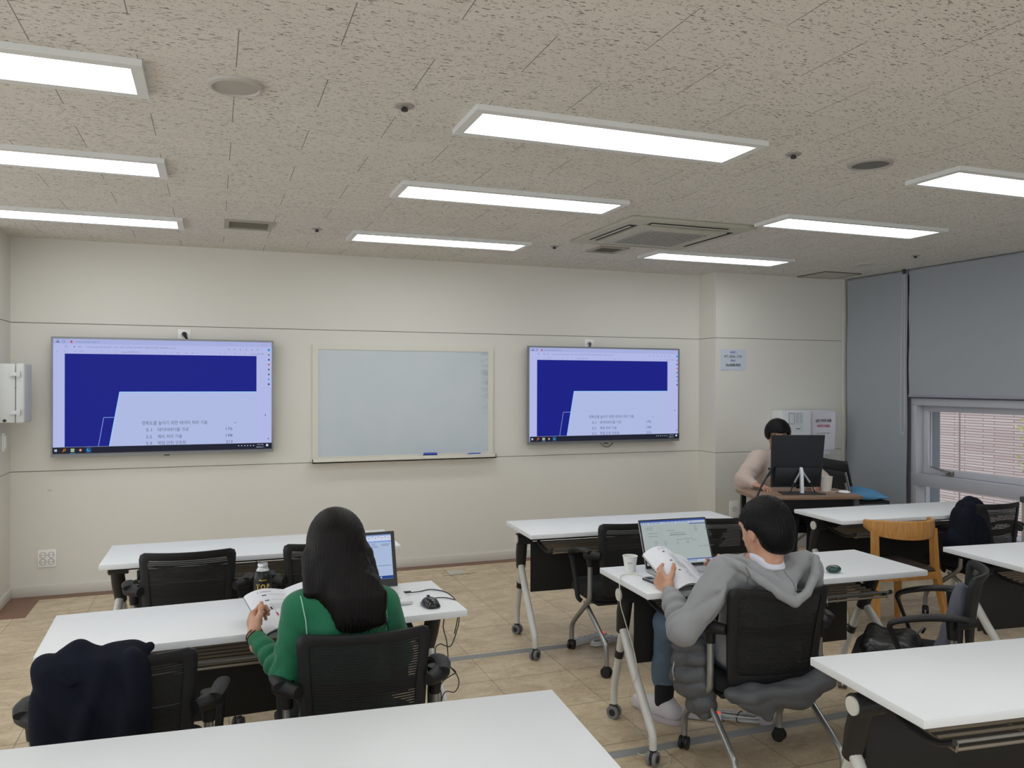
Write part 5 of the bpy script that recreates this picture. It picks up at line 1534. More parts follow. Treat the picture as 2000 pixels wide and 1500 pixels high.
lhand, _ = hand_sdf(Lwr, (-0.12, 0.84, 0.52), (0.96, 0.12, -0.15), (0.10, -0.50, 0.86), curl=(0.50, 0.62, 0.68, 0.72), sc=0.96, thumb=[(0.5, 0.75, 0.40), (0.72, 0.45, 0.55), (0.85, 0.15, 0.55)])
rhand, _ = hand_sdf(Rwr, (-0.55, 0.80, 0.15), (-0.6, -0.35, 0.3), (0.0, 0.1, 0.95), curl=(0.4, 0.5, 0.55, 0.6), sc=0.94)
org('body', [body1, body2, lhand, rhand], M_SKIN, mn, MBs, 1)
face_parts(mn, MBs, hc, hf, 1.06)
# hair cap
r_, f_, u_ = frame(hf); c_ = np.array(hc); R_ = np.stack([r_, f_, u_], 1)
S = SDF()
S.ell(c_+u_*0.012-f_*0.010, (0.098, 0.114, 0.111), 0.02, R_)
S.ell(c_-f_*0.062-u_*0.035, (0.082, 0.050, 0.090), 0.03, R_)
S.box(c_+f_*0.105-u_*0.060, (0.12, 0.075, 0.085), 0.03, 0.02, R_, sub=True)
S.box(c_-u_*0.165-f_*0.03, (0.16, 0.15, 0.052), 0.03, 0.03, R_, sub=True)
for s in (-1, 1):
    S.ell(c_+r_*s*0.108-u_*0.062+f_*0.010, (0.045, 0.058, 0.060), 0.012, R_, sub=True)
hn = snoise(31, 46)
ha = snoise(37, 20)
def short_hair(P):
    q = P-c_
    ang = np.arctan2(q@f_, q@r_)
    return 0.0026*np.sin(ang*58+7*ha(P))*np.clip((q@u_+0.12)*6, 0.2, 1)+0.0040*hn(P)
org('hair', [S.mesh(c_-0.17, c_+0.17, 0.0042, short_hair)], M_HAIRS, mn, MBs, 0)
# hoodie
S = SDF()
S.ell((2.105, 2.735, 0.735), (0.195, 0.118, 0.175), 0.05).ell((2.11, 2.755, 0.56), (0.185, 0.125, 0.15), 0.06).ell((2.115, 2.765, 0.48), (0.19, 0.132, 0.06), 0.05)
S.cone((1.96, 2.715, 0.850), (2.26, 2.665, 0.846), 0.054, 0.054, 0.05)
for sh, el, wr in ((Lsh, Lel, Lwr), (Rsh, Rel, Rwr)):
    sh = np.array(sh); el = np.array(el); wr = np.array(wr)
    S.cone(sh, el, 0.070, 0.056, 0.045); m_ = el*0.40+wr*0.60; c2 = el*0.20+wr*0.80; c3 = el*0.04+wr*0.96
    S.cone(el, m_, 0.055, 0.049, 0.03); S.cone(m_, c2, 0.050, 0.041, 0.010); S.cone(c2, c3, 0.034, 0.033, 0.008)
# hood lying on the upper back
S.ell((2.095, 2.630, 0.845), (0.155, 0.048, 0.062), 0.03)
rim = [(1.915, 2.775, 0.872), (1.912, 2.700, 0.897), (1.935, 2.625, 0.882), (1.985, 2.570, 0.836), (2.040, 2.532, 0.788), (2.090, 2.506, 0.758), (2.150, 2.512, 0.788), (2.218, 2.545, 0.845), (2.272, 2.605, 0.893), (2.292, 2.69, 0.893), (2.285, 2.75, 0.87)]
S.cone((2.04, 2.60, 0.83), (2.092, 2.545, 0.795), 0.035, 0.022, 0.03).cone((2.15, 2.60, 0.84), (2.092, 2.545, 0.795), 0.035, 0.022, 0.03)
for i in range(len(rim)-1): S.cone(rim[i], rim[i+1], 0.0175, 0.0175, 0.007)
inner = [(1.965, 2.690, 0.905), (2.010, 2.620, 0.878), (2.060, 2.560, 0.835), (2.095, 2.530, 0.812), (2.140, 2.550, 0.842), (2.195, 2.610, 0.882), (2.230, 2.680, 0.905)]
for i in range(2): S.cone(inner[i], inner[i+1], 0.012, 0.010, 0.014)
S.ell((2.098, 2.688, 0.925), (0.094, 0.088, 0.072), 0.012, sub=True)
S.cone((2.35, 2.68, 0.79), (2.33, 2.60, 0.70), 0.010, 0.006, 0.02).cone((1.93, 2.655, 0.86), (1.845, 2.655, 0.79), 0.008, 0.006, 0.02).cone((1.87, 2.64, 0.80), (1.80, 2.66, 0.69), 0.010, 0.007, 0.02)   # neck opening
S.ell((2.095, 2.618, 0.900), (0.085, 0.046, 0.042), 0.02, sub=True)
cs = [(Lel, 0.13), ((1.83, 2.70, 0.73), 0.09), (Lwr, 0.06), ((1.755, 2.80, 0.66), 0.07), (Rel, 0.1), ((1.98, 2.62, 0.70), 0.07)]
fn1 = snoise(17, 34)
def hood_disp(P):
    d = folds(P, cs, 0.010, 30, 9)+crease(P, (1.745, 2.79, 0.665), 0.075, (0.2, 0.9, 0.5), 64, 0.022, 91)+crease(P, (1.82, 2.69, 0.765), 0.09, (-0.5, 0.3, 0.8), 44, 0.016, 92)
    d = d+crease(P, (1.96, 2.62, 0.74), 0.10, (0.9, 0, 0.6), 46, 0.018, 93)+crease(P, (2.30, 2.62, 0.74), 0.09, (0.8, 0.2, 0.6), 50, 0.010, 94)+crease(P, (2.10, 2.58, 0.84), 0.07, (0.9, 0, 0.3), 44, 0.006, 95)
    ax_ = (np.array(Lel)-np.array(Lsh)); ax_ /= np.linalg.norm(ax_)
    w_ = np.exp(-((P-np.array((1.78, 2.76, 0.655)))**2).sum(-1)/0.0085)
    d = d+0.006*w_*np.sin(((P[..., 0]*0.5+P[..., 1]*1.0+P[..., 2]*0.7))*95)
    return d+0.0016*fn1(P)
org('hoodie', [S.mesh((1.62, 2.45, 0.40), (2.53, 3.05, 0.955), 0.0065, hood_disp)], M_HOOD, mn, MBs, 1)
M_SEAM = mat('seam_dark_grey', (92, 94, 98), 0.9)
surf_line(S, [(1.935, 0.885), (1.955, 0.82), (1.985, 0.76)], 2.45, 0.0018, 'seam', M_SEAM, mn, MBs)
surf_line(S, [(2.100, 0.862), (2.106, 0.83), (2.100, 0.795)], 2.45, 0.0016, 'seam', M_SEAM, mn, MBs)
# white tee collar
S = SDF()
S.cone((2.096, 2.684, 0.835), (2.098, 2.690, 0.880), 0.078, 0.069, 0.01)
S.ell((2.097, 2.640, 0.845), (0.070, 0.020, 0.018), 0.02)
org('tee_shirt', [S.mesh((1.98, 2.57, 0.80), (2.22, 2.81, 0.93), 0.005)], M_TEE, mn, MBs)
# jeans
S = SDF(); S.ell((2.115, 2.775, 0.485), (0.188, 0.125, 0.062), 0.04)
for hp, kn, an in LEG:
    hp, kn, an = map(np.array, (hp, kn, an))
    S.cone(hp, kn, 0.086, 0.072, 0.03); lo_ = kn*0.12+an*0.88+np.array((0, 0, 0.055)); S.cone(kn, lo_, 0.070, 0.058, 0.02)
org('jeans', [S.mesh((1.82, 2.60, 0.10), (2.56, 3.46, 0.60), 0.008, lambda P: 0.004*snoise(41, 34)(P)+crease(P, (1.97, 3.22, 0.30), 0.16, (0.3, 0.5, 0.8), 34, 0.008, 42))], M_DENIM, mn, MBs)
for hp, kn, an in LEG:
    a_ = np.array(an)
    ang = math.atan2(a_[0]-2.12, 0.8)
    fd = np.array((-0.30, 0.95, 0)) if a_[0] < 2.2 else np.array((0.25, 0.97, 0))
    fd /= np.linalg.norm(fd)
    kv = (np.array(kn)-a_); kv /= np.linalg.norm(kv)
    S = SDF().cone(a_+(0, 0, -0.02), a_+kv*0.10, 0.042, 0.048, 0.01)
    org('sock', [S.mesh(a_-0.08, a_+0.13, 0.006)], M_SOCKB, mn, MBs)
    hl = a_*np.array((1, 1, 0))-fd*0.055
    S = SDF().cone(hl+(0, 0, 0.052), hl+fd*0.12+(0, 0, 0.048), 0.045, 0.046, 0.02).cone(hl+fd*0.12+(0, 0, 0.044), hl+fd*0.215+(0, 0, 0.036), 0.046, 0.036, 0.03)
    S.cone(hl+fd*0.01+(0, 0, 0.06), hl+fd*0.03+(0, 0, 0.082), 0.042, 0.044, 0.015)
    S.cone(a_+(0, 0, 0.00), a_+(0, 0, 0.10), 0.030, 0.034, 0.005, sub=True)
    S.fn(lambda P: P[..., 2]-0.0005-0.0, 0.001, sub=False) if False else None
    org('sneaker', [S.mesh(hl-0.09+(0, 0, 0.0925), hl+fd*0.12+(0.16, 0.17, 0.14), 0.0055)], M_SHOE, mn, MBs)
    P_ = []
    for i in range(28):
        t_ = 2*PI*i/28; along = 0.086+0.132*math.cos(t_); wd = (0.046-0.006*math.cos(t_))*math.sin(t_)
        q = hl+fd*along+np.cross(fd, (0, 0, 1))*wd-np.array(MBs)
        P_.append((q[0], q[1]))
    MB().prism(P_, 0.001, 0.024, mat('sneaker_sole', (190, 180, 188), 0.6)).build('sole', None, mn)

# ---------------------------------------------------------------- man at the desk
IB = (4.62, 5.76, 0.0)
ins = person('person', 'man in a beige sweater sitting behind the black monitor at the wooden desk', IB)
hc = (4.575, 5.715, 1.155); hf = (-0.50, -0.85, -0.20)
S = SDF(); head_sdf(S, hc, hf, (4.60, 5.77, 1.00), 0.055, 1.02)
body1 = S.mesh((4.42, 5.55, 0.95), (4.75, 5.90, 1.30), 0.006)
Ls, Rs = (4.400, 5.760, 0.935), (4.790, 5.700, 0.935)
Le, Re = (4.175, 5.640, 0.790), (4.830, 5.480, 0.78)
Lw, Rw = (4.145, 5.455, 0.765), (4.640, 5.360, 0.765)
S = SDF()
S.ell((4.60, 5.76, 0.82), (0.16, 0.10, 0.18), 0.05).ell((4.62, 5.78, 0.58), (0.15, 0.11, 0.16), 0.06)
S.cone((4.60, 5.76, 0.95), (4.60, 5.765, 1.03), 0.06, 0.055, 0.03)
for sh, el, wr in ((Ls, Le, Lw), (Rs, Re, Rw)):
    S.cone(sh, el, 0.046, 0.038, 0.03); S.cone(el, wr, 0.037, 0.025, 0.015)
IL = [((4.54, 5.72, 0.49), (4.40, 5.33, 0.50), (4.42, 5.38, 0.09)), ((4.70, 5.70, 0.49), (4.62, 5.30, 0.50), (4.64, 5.35, 0.09))]
for hp, kn, an in IL: S.cone(hp, kn, 0.070, 0.052, 0.03); S.cone(kn, an, 0.050, 0.036, 0.02)
body2 = S.mesh((4.02, 5.20, 0.03), (4.95, 5.95, 1.05), 0.013)
lhand, _ = hand_sdf(Lw, (0.25, -0.95, -0.05), (0, 0, -1), (0.9, 0.2, 0.1), curl=(0.25, 0.3, 0.35, 0.4), sc=0.95)
rhand, _ = hand_sdf(Rw, (-0.45, -0.88, -0.05), (0, 0, -1), (-0.9, 0.4, 0.1), curl=(0.25, 0.3, 0.35, 0.4), sc=0.95)
org('body', [body1, body2, lhand, rhand], M_SKIN, ins, IB, 1)
face_parts(ins, IB, hc, hf, 1.02)
r_, f_, u_ = frame(hf); c3_ = np.array(hc); R_ = np.stack([r_, f_, u_], 1)
S = SDF()
S.ell(c3_+u_*0.020-f_*0.006, (0.110, 0.122, 0.118), 0.02, R_)
S.box(c3_+f_*0.09-u_*0.058, (0.074, 0.08, 0.096), 0.012, 0.010, R_, sub=True)
S.box(c3_-u_*0.125, (0.2, 0.2, 0.088), 0.02, 0.012, R_, sub=True)
hn2 = snoise(51, 40)
def bowl(P):
    q = P-c3_; ang = np.arctan2(q@f_, q@r_)
    return 0.0018*np.sin(ang*80+2*hn2(P))+0.0015*hn2(P)
org('hair', [S.mesh(c3_-0.17, c3_+0.17, 0.005, bowl)], M_HAIRS, ins, IB, 0)
S = SDF()
S.ell((4.60, 5.76, 0.82), (0.205, 0.125, 0.185), 0.05).ell((4.62, 5.78, 0.60), (0.195, 0.14, 0.17), 0.06)
S.cone((4.46, 5.76, 0.955), (4.74, 5.72, 0.955), 0.060, 0.060, 0.05)
S.cone((4.60, 5.762, 0.97), (4.60, 5.765, 1.005), 0.068, 0.062, 0.02)
for sh, el, wr in ((Ls, Le, Lw), (Rs, Re, Rw)):
    sh = np.array(sh); el = np.array(el); wr = np.array(wr)
    S.cone(sh, el, 0.085, 0.075, 0.05); c2 = el*0.15+wr*0.85; S.cone(el, c2, 0.070, 0.040, 0.025)
csI = [(Le, 0.15), ((4.30, 5.7, 0.88), 0.12)]
org('sweater', [S.mesh((4.00, 5.28, 0.42), (4.98, 5.98, 1.03), 0.009, lambda P: folds(P, csI, 0.012, 30, 61)+crease(P, (4.24, 5.62, 0.83), 0.14, (0.5, 0.2, 0.8), 44, 0.016, 63)+0.002*snoise(62, 30)(P))], M_BEIGE, ins, IB, 1)
S = SDF(); S.ell((4.62, 5.75, 0.485), (0.18, 0.14, 0.06), 0.04)
for hp, kn, an in IL:
    hp, kn, an = map(np.array, (hp, kn, an)); S.cone(hp, kn, 0.085, 0.066, 0.03); S.cone(kn, an+(0, 0, 0.04), 0.064, 0.054, 0.02)
org('trousers', [S.mesh((4.30, 5.20, 0.09), (4.85, 5.92, 0.60), 0.010)], M_DTROU, ins, IB)
for hp, kn, an in IL:
    a_ = np.array(an)
    S = SDF().cone((a_[0], a_[1]+0.03, 0.05), (a_[0]-0.03, a_[1]-0.14, 0.036), 0.042, 0.036, 0.02).cone((a_[0], a_[1]+0.02, 0.05), (a_[0], a_[1]+0.01, 0.10), 0.04, 0.036, 0.02)
    org('shoe', [S.mesh((a_[0]-0.10, a_[1]-0.20, 0.002), (a_[0]+0.08, a_[1]+0.10, 0.15), 0.007)], M_BLK, ins, IB)

# ================================================================ open books
M_PAGE = mat('page_white', (226, 227, 234), 0.75, var=0.01, vscale=8)
M_PAGEE = bpy.data.materials.new('page_edges'); M_PAGEE.use_nodes = True
t = NT(M_PAGEE); X, Y, Z = t.xyz()
n = t.noise(1.0, 2, co=t.map((8, 8, 900)))
t.l.new(t.mix(n, lin((176, 174, 168)), lin((222, 220, 214))), t.b.inputs['Base Color']); t.b.inputs['Roughness'].default_value = 0.8
M_PRINT = mat('print_dark', (58, 60, 70), 0.7); M_PRINTB = mat('print_blue', (52, 84, 150), 0.7); M_PRINTR = mat('print_red', (196, 60, 84), 0.7); M_PRINTG = mat('print_soft', (128, 130, 140), 0.7)

def open_book(label, B, U, W, pw, ph, th, arch, rarch, marks, drop=0.0, root_name='book'):
    """B lower outer corner of the left page, U up along the page, W across to the right"""
    U = Vector(U).normalized(); W = Vector(W); W = (W-U*W.dot(U)).normalized(); N = W.cross(U).normalized()
    if N.z < 0: N = -N
    B = Vector(B)
    t = thing(root_name, label, 'book', tuple(B))
    def surf(side, s, v, lift=0.0):
        """side 0: left page, s 0..1 from the outer edge to the spine; side 1: right page, s from the spine outwards"""
        if side == 0:
            a = arch*math.sin(PI*s**0.75); x = pw*s
        else:
            a = rarch*math.sin(PI*(1-(1-s)**0.75))-drop*pw*s; x = pw+pw*s*math.sqrt(max(0.1, 1-drop*drop))
        return U*(ph*v)+W*x+N*(a+lift)
    for side in (0, 1):
        T_ = th[side]
        nS, nV = 22, 10
        def env(s):
            q = s if side == 0 else 1-s
            return 0.55+0.45*q
        top = [[surf(side, i/nS, j/nV) for j in range(nV+1)] for i in range(nS+1)]
        bot = [[surf(side, i/nS, j/nV)-N*T_*env(i/nS)+W*((0.0) if side == 0 else 0.0) for j in range(nV+1)] for i in range(nS+1)]
        b = MB().grid(top, M_PAGE)
        b.grid([r[::-1] for r in bot], M_PAGEE)
        for j in (0, nV):
            b.grid([[bot[i][j], top[i][j]] for i in range(nS+1)] if j == 0 else [[top[i][j], bot[i][j]] for i in range(nS+1)], M_PAGEE)
        for i in (0, nS):
            b.grid([[top[i][j], bot[i][j]] for j in range(nV+1)] if i == 0 else [[bot[i][j], top[i][j]] for j in range(nV+1)], M_PAGEE)
        b.build('left_pages' if side == 0 else 'right_pages', None, t, angle=40)
    # cover
    rows = []
    for i in range(31):
        s = i/30*2
        if s <= 1: p = [surf(0, s, v)-N*(th[0]*(0.55+0.45*s)+0.002) for v in (-0.01, 0.5, 1.01)]
        else: p = [surf(1, s-1, v)-N*(th[1]*(0.55+0.45*(2-s))+0.002) for v in (-0.01, 0.5, 1.01)]
        rows.append(p)
    b = MB().grid(rows, mat('book_cover_dark', (52, 52, 58), 0.4)); b.grid([[p-N*0.0015 for p in r][::-1] for r in rows], mat('book_cover_dark', (52, 52, 58), 0.4))
    b.build('cover', None, t)
    # print, laid on the curved page
    b = MB()
    for (side, s0, v0, s1, v1, mm) in marks:
        n = max(1, int(abs(s1-s0)/0.08))
        for k in range(n):
            a0 = s0+(s1-s0)*k/n; a1 = s0+(s1-s0)*(k+1)/n
            q = [surf(side, a0, v0, 0.0006), surf(side, a1, v0, 0.0006), surf(side, a1, v1, 0.0006), surf(side, a0, v1, 0.0006)]
            b.add([tuple(x) for x in q], [(0, 1, 2, 3)], mm)
    b.build('print', None, t, smooth=False)
    return t
gm = random.Random(5)
mk = [(0, 0.30, 0.955, 0.31, 0.90, M_PRINT), (0, 0.36, 0.945, 0.52, 0.938, M_PRINTG), (0, 0.36, 0.925, 0.48, 0.918, M_PRINTG)]
for v in (0.86, 0.62, 0.36): mk.append((0, 0.34, v, 0.41, v-0.028, M_PRINT))
for k in range(6): mk.append((0, 0.47, 0.80-k*0.028, 0.55+0.2*gm.random(), 0.795-k*0.028, M_PRINTG))
for k in range(7): mk.append((0, 0.45, 0.60-k*0.026, 0.86+0.08*gm.random(), 0.5955-k*0.026, M_PRINT))
mk += [(0, 0.58, 0.33, 0.63, 0.305, M_PRINT), (0, 0.54, 0.235, 0.74, 0.222, M_PRINTB), (0, 0.7, 0.33, 0.92, 0.322, M_PRINTG), (0, 0.8, 0.25, 0.98, 0.243, M_PRINTG)]
for k in range(10): mk.append((1, 0.15, 0.2+k*0.07, 0.75, 0.207+k*0.07, M_PRINT))
for k in range(4): mk.append((1, 0.12+0.2*k, 0.10, 0.24+0.2*k, 0.155, M_PRINT))
open_book('thick open textbook held up by the man in the grey hoodie', (1.808, 2.905, 0.726), (-0.13, 0.86, 0.47), (0.98, 0.12, -0.12), 0.185, 0.245, (0.016, 0.020), 0.044, 0.020, mk, 0.50)
mk = [(0, 0.28, 0.95, 0.29, 0.90, M_PRINT), (0, 0.34, 0.925, 0.62, 0.915, M_PRINT)]
for v in (0.84, 0.70): mk += [(0, 0.34, v, 0.45, v-0.025, M_PRINT), (0, 0.5, v-0.004, 0.95, v-0.009, M_PRINTG)]
for k in range(5): mk.append((0, 0.38, 0.58-k*0.03, 0.9, 0.575-k*0.03, M_PRINTG))
mk += [(0, 0.36, 0.52, 0.41, 0.44, M_PRINT), (0, 0.42, 0.36, 0.47, 0.28, M_PRINTR), (0, 0.50, 0.26, 0.54, 0.21, M_PRINTR), (0, 0.44, 0.60, 0.448, 0.22, M_PRINTG)]
for k in range(12): mk.append((1, 0.15, 0.15+k*0.06, 0.85, 0.156+k*0.06, M_PRINTG))
open_book('open textbook held by the woman in green over the table edge', (0.172, 2.905, 0.722), (-0.30, 0.88, 0.40), (0.95, 0.30, 0.02), 0.150, 0.225, (0.010, 0.013), 0.020, 0.018, mk)

# ================================================================ laptops
def laptop(label, bx, by, rz, w_, d_, h_, tilt, deck, lid, bez, scr_fn, keys):
    """(bx,by) middle of the hinge line on the table; user side is local -y"""
    t = thing('laptop', label, 'laptop', (bx, by, TH+0.0006), rz)
    MB().box((-w_/2, -d_, 0.001), (w_/2, 0.004, 0.016), deck, r=0.005).build('base', None, t)
    kb = MB()
    mk_ = mat('keycap_'+str(keys[0]), keys, 0.5)
    nx, ny = 15, 5
    for i in range(nx):
        for j in range(ny):
            x = -w_*0.44+i*(w_*0.88/nx); y = -0.035-j*0.0185
            kb.box((x, y-0.0155, 0.0155), (x+w_*0.88/nx*0.84, y, 0.0185), mk_)
    kb.build('keyboard', None, t, smooth=False)
    MB().box((-0.05, -d_+0.02, 0.0158), (0.05, -d_+0.085, 0.0166), mat('touchpad', (186, 188, 190), 0.35)).build('touchpad', None, t)
    M = Matrix.Translation((0, 0.002, 0.012)) @ Matrix.Rotation(-rad(tilt), 4, 'X')
    s = MB().box((-w_/2, 0, 0), (w_/2, 0.006, h_), lid, M, r=0.0028, seg=2)
    so = s.build('screen_lid', None, t)
    MB().box((-w_/2+0.002, -0.0012, 0.002), (w_/2-0.002, 0.0002, h_-0.002), bez, M, r=0.0004, seg=1).build('bezel', None, so)
    p = scr_fn(); o = p.build('display', t)
    o.matrix_local = M @ Matrix.Translation((0, -0.0018, h_*0.5+keys_off(label)))
    return t
def keys_off(label): return 0.004 if 'man' in label and 'woman' not in label else 0.012
def scr_a():
    w_, h_ = 0.343, 0.208
    p = Pic(w_, h_, 0.0002)
    BG = emis('lap_grey_green', (160, 170, 168)); TB = emis('lap_title_blue', (48, 74, 152)); TL = emis('lap_toolbar', (168, 182, 200)); D = emis('lap_ink', (96, 104, 112)); D2 = emis('lap_ink_blue', (60, 84, 150))
    p.rect(0, 0, 1, 1, BG); p.rect(0, 0, 1, 0.035, TB); p.rect(0, 0.035, 1, 0.085, TL)
    for k in range(26):
        if k % 7 == 3: continue
        p.rect(0.02+k*0.030, 0.045+0.01*(k % 2), 0.032+k*0.030, 0.070, D2 if k % 3 else D)
    p.rect(0.74, 0.10, 1.0, 0.118, TB); p.rect(0.27, 0.10, 0.2715, 0.50, D); p.rect(0.745, 0.13, 0.7465, 0.55, D)
    g = random.Random(2)
    for (u, v, n_, L) in ((0.06, 0.16, 2, 0.10), (0.07, 0.29, 1, 0.16), (0.07, 0.36, 1, 0.14), (0.36, 0.25, 1, 0.12), (0.40, 0.31, 2, 0.22), (0.38, 0.36, 1, 0.26), (0.47, 0.47, 1, 0.10), (0.58, 0.46, 1, 0.14), (0.72, 0.50, 1, 0.06), (0.12, 0.50, 2, 0.06), (0.27, 0.50, 3, 0.04), (0.45, 0.53, 2, 0.04), (0.60, 0.52, 2, 0.05), (0.75, 0.18, 4, 0.05), (0.10, 0.60, 2, 0.07), (0.78, 0.66, 1, 0.04), (0.84, 0.655, 1, 0.16), (0.05, 0.73, 1, 0.18), (0.90, 0.24, 2, 0.08)):
        for k in range(n_):
            x = u
            while x < u+L:
                q = 0.006+0.012*g.random(); p.rect(x, v+k*0.04, min(x+q, u+L), v+k*0.04+0.010, D); x += q+0.004
    p.rect(0, 0.935, 1, 0.955, TB); p.rect(0, 0.955, 1, 1, TL)
    for k in range(14): p.rect(0.30+k*0.028, 0.968, 0.314+k*0.028, 0.988, D2)
    return p
def scr_b():
    w_, h_ = 0.318, 0.186
    p = Pic(w_, h_, 0.0002)
    BG = emis('lap2_blue_white', (164, 182, 212)); TB = emis('lap2_title', (126, 150, 206)); TL = emis('lap2_tool', (196, 206, 226)); D = emis('lap2_ink', (120, 132, 160)); BL = emis('lap2_task', (30, 66, 130))
    p.rect(0, 0, 1, 1, BG); p.rect(0, 0, 1, 0.03, TB); p.rect(0, 0.03, 1, 0.14, TL); p.poly([(0, 0.14), (1, 0.14), (1, 0.175), (0, 0.155)], TB)
    for k in range(22): p.rect(0.03+k*0.044, 0.05+0.02*(k % 2), 0.05+k*0.044, 0.065+0.02*(k % 2), D)
    for x in (0.30, 0.52, 0.70): p.rect(x, 0.18, x+0.003, 0.72, D)
    for (u, v, L) in ((0.72, 0.20, 0.06), (0.72, 0.24, 0.08), (0.72, 0.28, 0.1), (0.86, 0.25, 0.1), (0.86, 0.22, 0.12), (0.05, 0.3, 0.2), (0.05, 0.4, 0.16), (0.70, 0.70, 0.28), (0.1, 0.7, 0.3), (0.35, 0.25, 0.12), (0.35, 0.33, 0.1)):
        p.rect(u, v, u+L, v+0.014, D)
    p.rect(0, 0.935, 1, 1, BL)
    for k in range(12): p.rect(0.05+k*0.07, 0.955, 0.07+k*0.07, 0.98, TL)
    return p
M_LSIL = mat('laptop_silver', (176, 178, 182), 0.35, 0.5); M_LWH = mat('laptop_white', (214, 214, 216), 0.4); M_BEZ = mat('bezel_black', (16, 17, 20), 0.35)
laptop('large laptop with a silver body open in front of the man in the grey hoodie', 2.062, 3.262, rad(-3.0), 0.362, 0.240, 0.232, 22, M_LSIL, M_LSIL, M_BEZ, scr_a, (170, 172, 176))
l1 = laptop('laptop with black bezel and white keyboard deck beside the woman in green', 0.558, 3.350, rad(1.5), 0.352, 0.245, 0.236, 18, M_LWH, M_BLK, M_BEZ, scr_b, (202, 204, 208))
b = MB()
b.box((0.075, -0.205, 0.0163), (0.10, -0.188, 0.0170), mat('sticker_navy', (50, 60, 96), 0.5)); b.box((0.108, -0.200, 0.0163), (0.140, -0.190, 0.0170), mat('sticker_grey', (150, 150, 160), 0.5)); b.box((0.10, -0.222, 0.0163), (0.125, -0.210, 0.0170), mat('sticker_red', (206, 96, 90), 0.5))
b.build('sticker', None, l1)

def ccable(name, label, pts, r, m, cat='cable', sm=6, parts=()):
    b0 = (pts[0][0], pts[0][1], min(p[2] for p in pts))
    t = thing(name, label, cat, b0)
    MB().tube(rel(b0, pts), r, 6, m, smooth=sm).build('cord', None, t)
    return t, b0
# wired mouse
mo_ = thing('computer_mouse', 'black wired mouse on the table beside the white laptop deck', 'mouse', (0.800, 3.068, TH), rad(8))
v, f = SDF().ell((0, 0, 0.010), (0.031, 0.052, 0.025)).box((0, 0, 0.004), (0.026, 0.046, 0.006), 0.006, 0.01).mesh((-0.045, -0.065, 0.0), (0.045, 0.065, 0.05), 0.0035)
org('body', [(v, f)], mat('mouse_black_gloss', (16, 17, 19), 0.2), mo_)
MB().cyl((-0.004, 0.022, 0.031), (0.004, 0.022, 0.031), 0.008, n=14, m=M_BLK).build('scroll_wheel', None, mo_)
M_CBL = mat('cable_dark', (48, 42, 38), 0.5)
MB().tube([(0, 0.048, 0.012), (0.020, 0.075, 0.006), (0.07, 0.085, 0.004), (0.105, 0.055, 0.004), (0.122, 0.024, -0.004), (0.122, 0.006, -0.04), (0.112, -0.005, -0.08), (0.098, -0.012, -0.12)], 0.0022, 6, M_CBL, smooth=5).build('cable', None, mo_)
# laptop charging cable that loops down beside the table
ct, b0 = ccable('charging_cable', 'thin dark cable from the white laptop looping down beside the table end',
  [(0.738, 3.262, 0.731), (0.775, 3.262, 0.728), (0.815, 3.285, 0.7235), (0.86, 3.30, 0.7235), (0.905, 3.25, 0.7235), (0.922, 3.18, 0.718), (0.925, 3.10, 0.70), (0.912, 3.05, 0.66), (0.904, 3.05, 0.621), (0.877, 3.05, 0.559), (0.836, 3.05, 0.572), (0.815, 3.05, 0.554), (0.828, 3.05, 0.504), (0.865, 3.05, 0.484), (0.899, 3.05, 0.455), (0.878, 3.05, 0.442), (0.848, 3.05, 0.425), (0.832, 3.05, 0.397), (0.84, 3.05, 0.37), (0.845, 3.08, 0.2), (0.85, 3.12, 0.004)], 0.0022, M_CBL)
MB().box((-0.022, -0.005, -0.004), (0.012, 0.005, 0.004), M_BLK, TR(rel(b0, [(0.756, 3.262, 0.731)])[0]), r=0.002).build('plug', None, ct)
MB().tube(rel(b0, [(0.870, 3.06, 0.70), (0.856, 3.052, 0.686), (0.848, 3.052, 0.637), (0.861, 3.052, 0.585), (0.867, 3.052, 0.534), (0.871, 3.052, 0.487), (0.903, 3.052, 0.443), (0.913, 3.052, 0.407), (0.895, 3.052, 0.375), (0.849, 3.055, 0.369), (0.83, 3.08, 0.2), (0.82, 3.12, 0.004)]), 0.0022, 6, M_CBL, smooth=5).build('cord', None, ct)

# black coffee bottle
bt = thing('coffee_bottle', 'black aluminium drink bottle with gold letters on the table by the woman in green', 'bottle', (0.188, 3.395, TH))
bt.scale = (1.10, 1.10, 0.88)
mbk = mat('bottle_black', (20, 21, 22), 0.28, 0.3); mal = mat('bottle_aluminium', (196, 198, 200), 0.3, 0.6)
MB().lathe([(0.0005, 0), (0.029, 0.001), (0.0325, 0.006), (0.0325, 0.095), (0.031, 0.112), (0.026, 0.127), (0.021, 0.136)], 32, mbk, cap0=False, cap1=False).build('body', None, bt)
MB().lathe([(0.0225, 0.131), (0.0235, 0.134), (0.0215, 0.139), (0.0185, 0.145), (0.0185, 0.148), (0.0165, 0.1495), (0.0165, 0.152), (0.0185, 0.1535), (0.0185, 0.162), (0.0165, 0.166), (0.0150, 0.166), (0.0145, 0.150), (0.0005, 0.148)], 28, mal, cap0=False, cap1=False).build('neck', None, bt)
def wrap_text(txt, zc, size, m, R_=0.0329, az=-PI/2-0.05, width=None, bold=0.02):
    vs, fs = text_geo(txt, bold); x0 = min(p[0] for p in vs); x1 = max(p[0] for p in vs)
    sy = size/0.72; sx = width/(x1-x0) if width else sy; W_ = (x1-x0)*sx; out = []
    for p in vs:
        a = az+((p[0]-x0)*sx-W_/2)/R_
        out.append((R_*math.cos(a), R_*math.sin(a), zc+(p[1]-0.36)*sy))
    return out, fs
b = MB()
gold = mat('print_gold', (206, 176, 84), 0.35, 0.3)
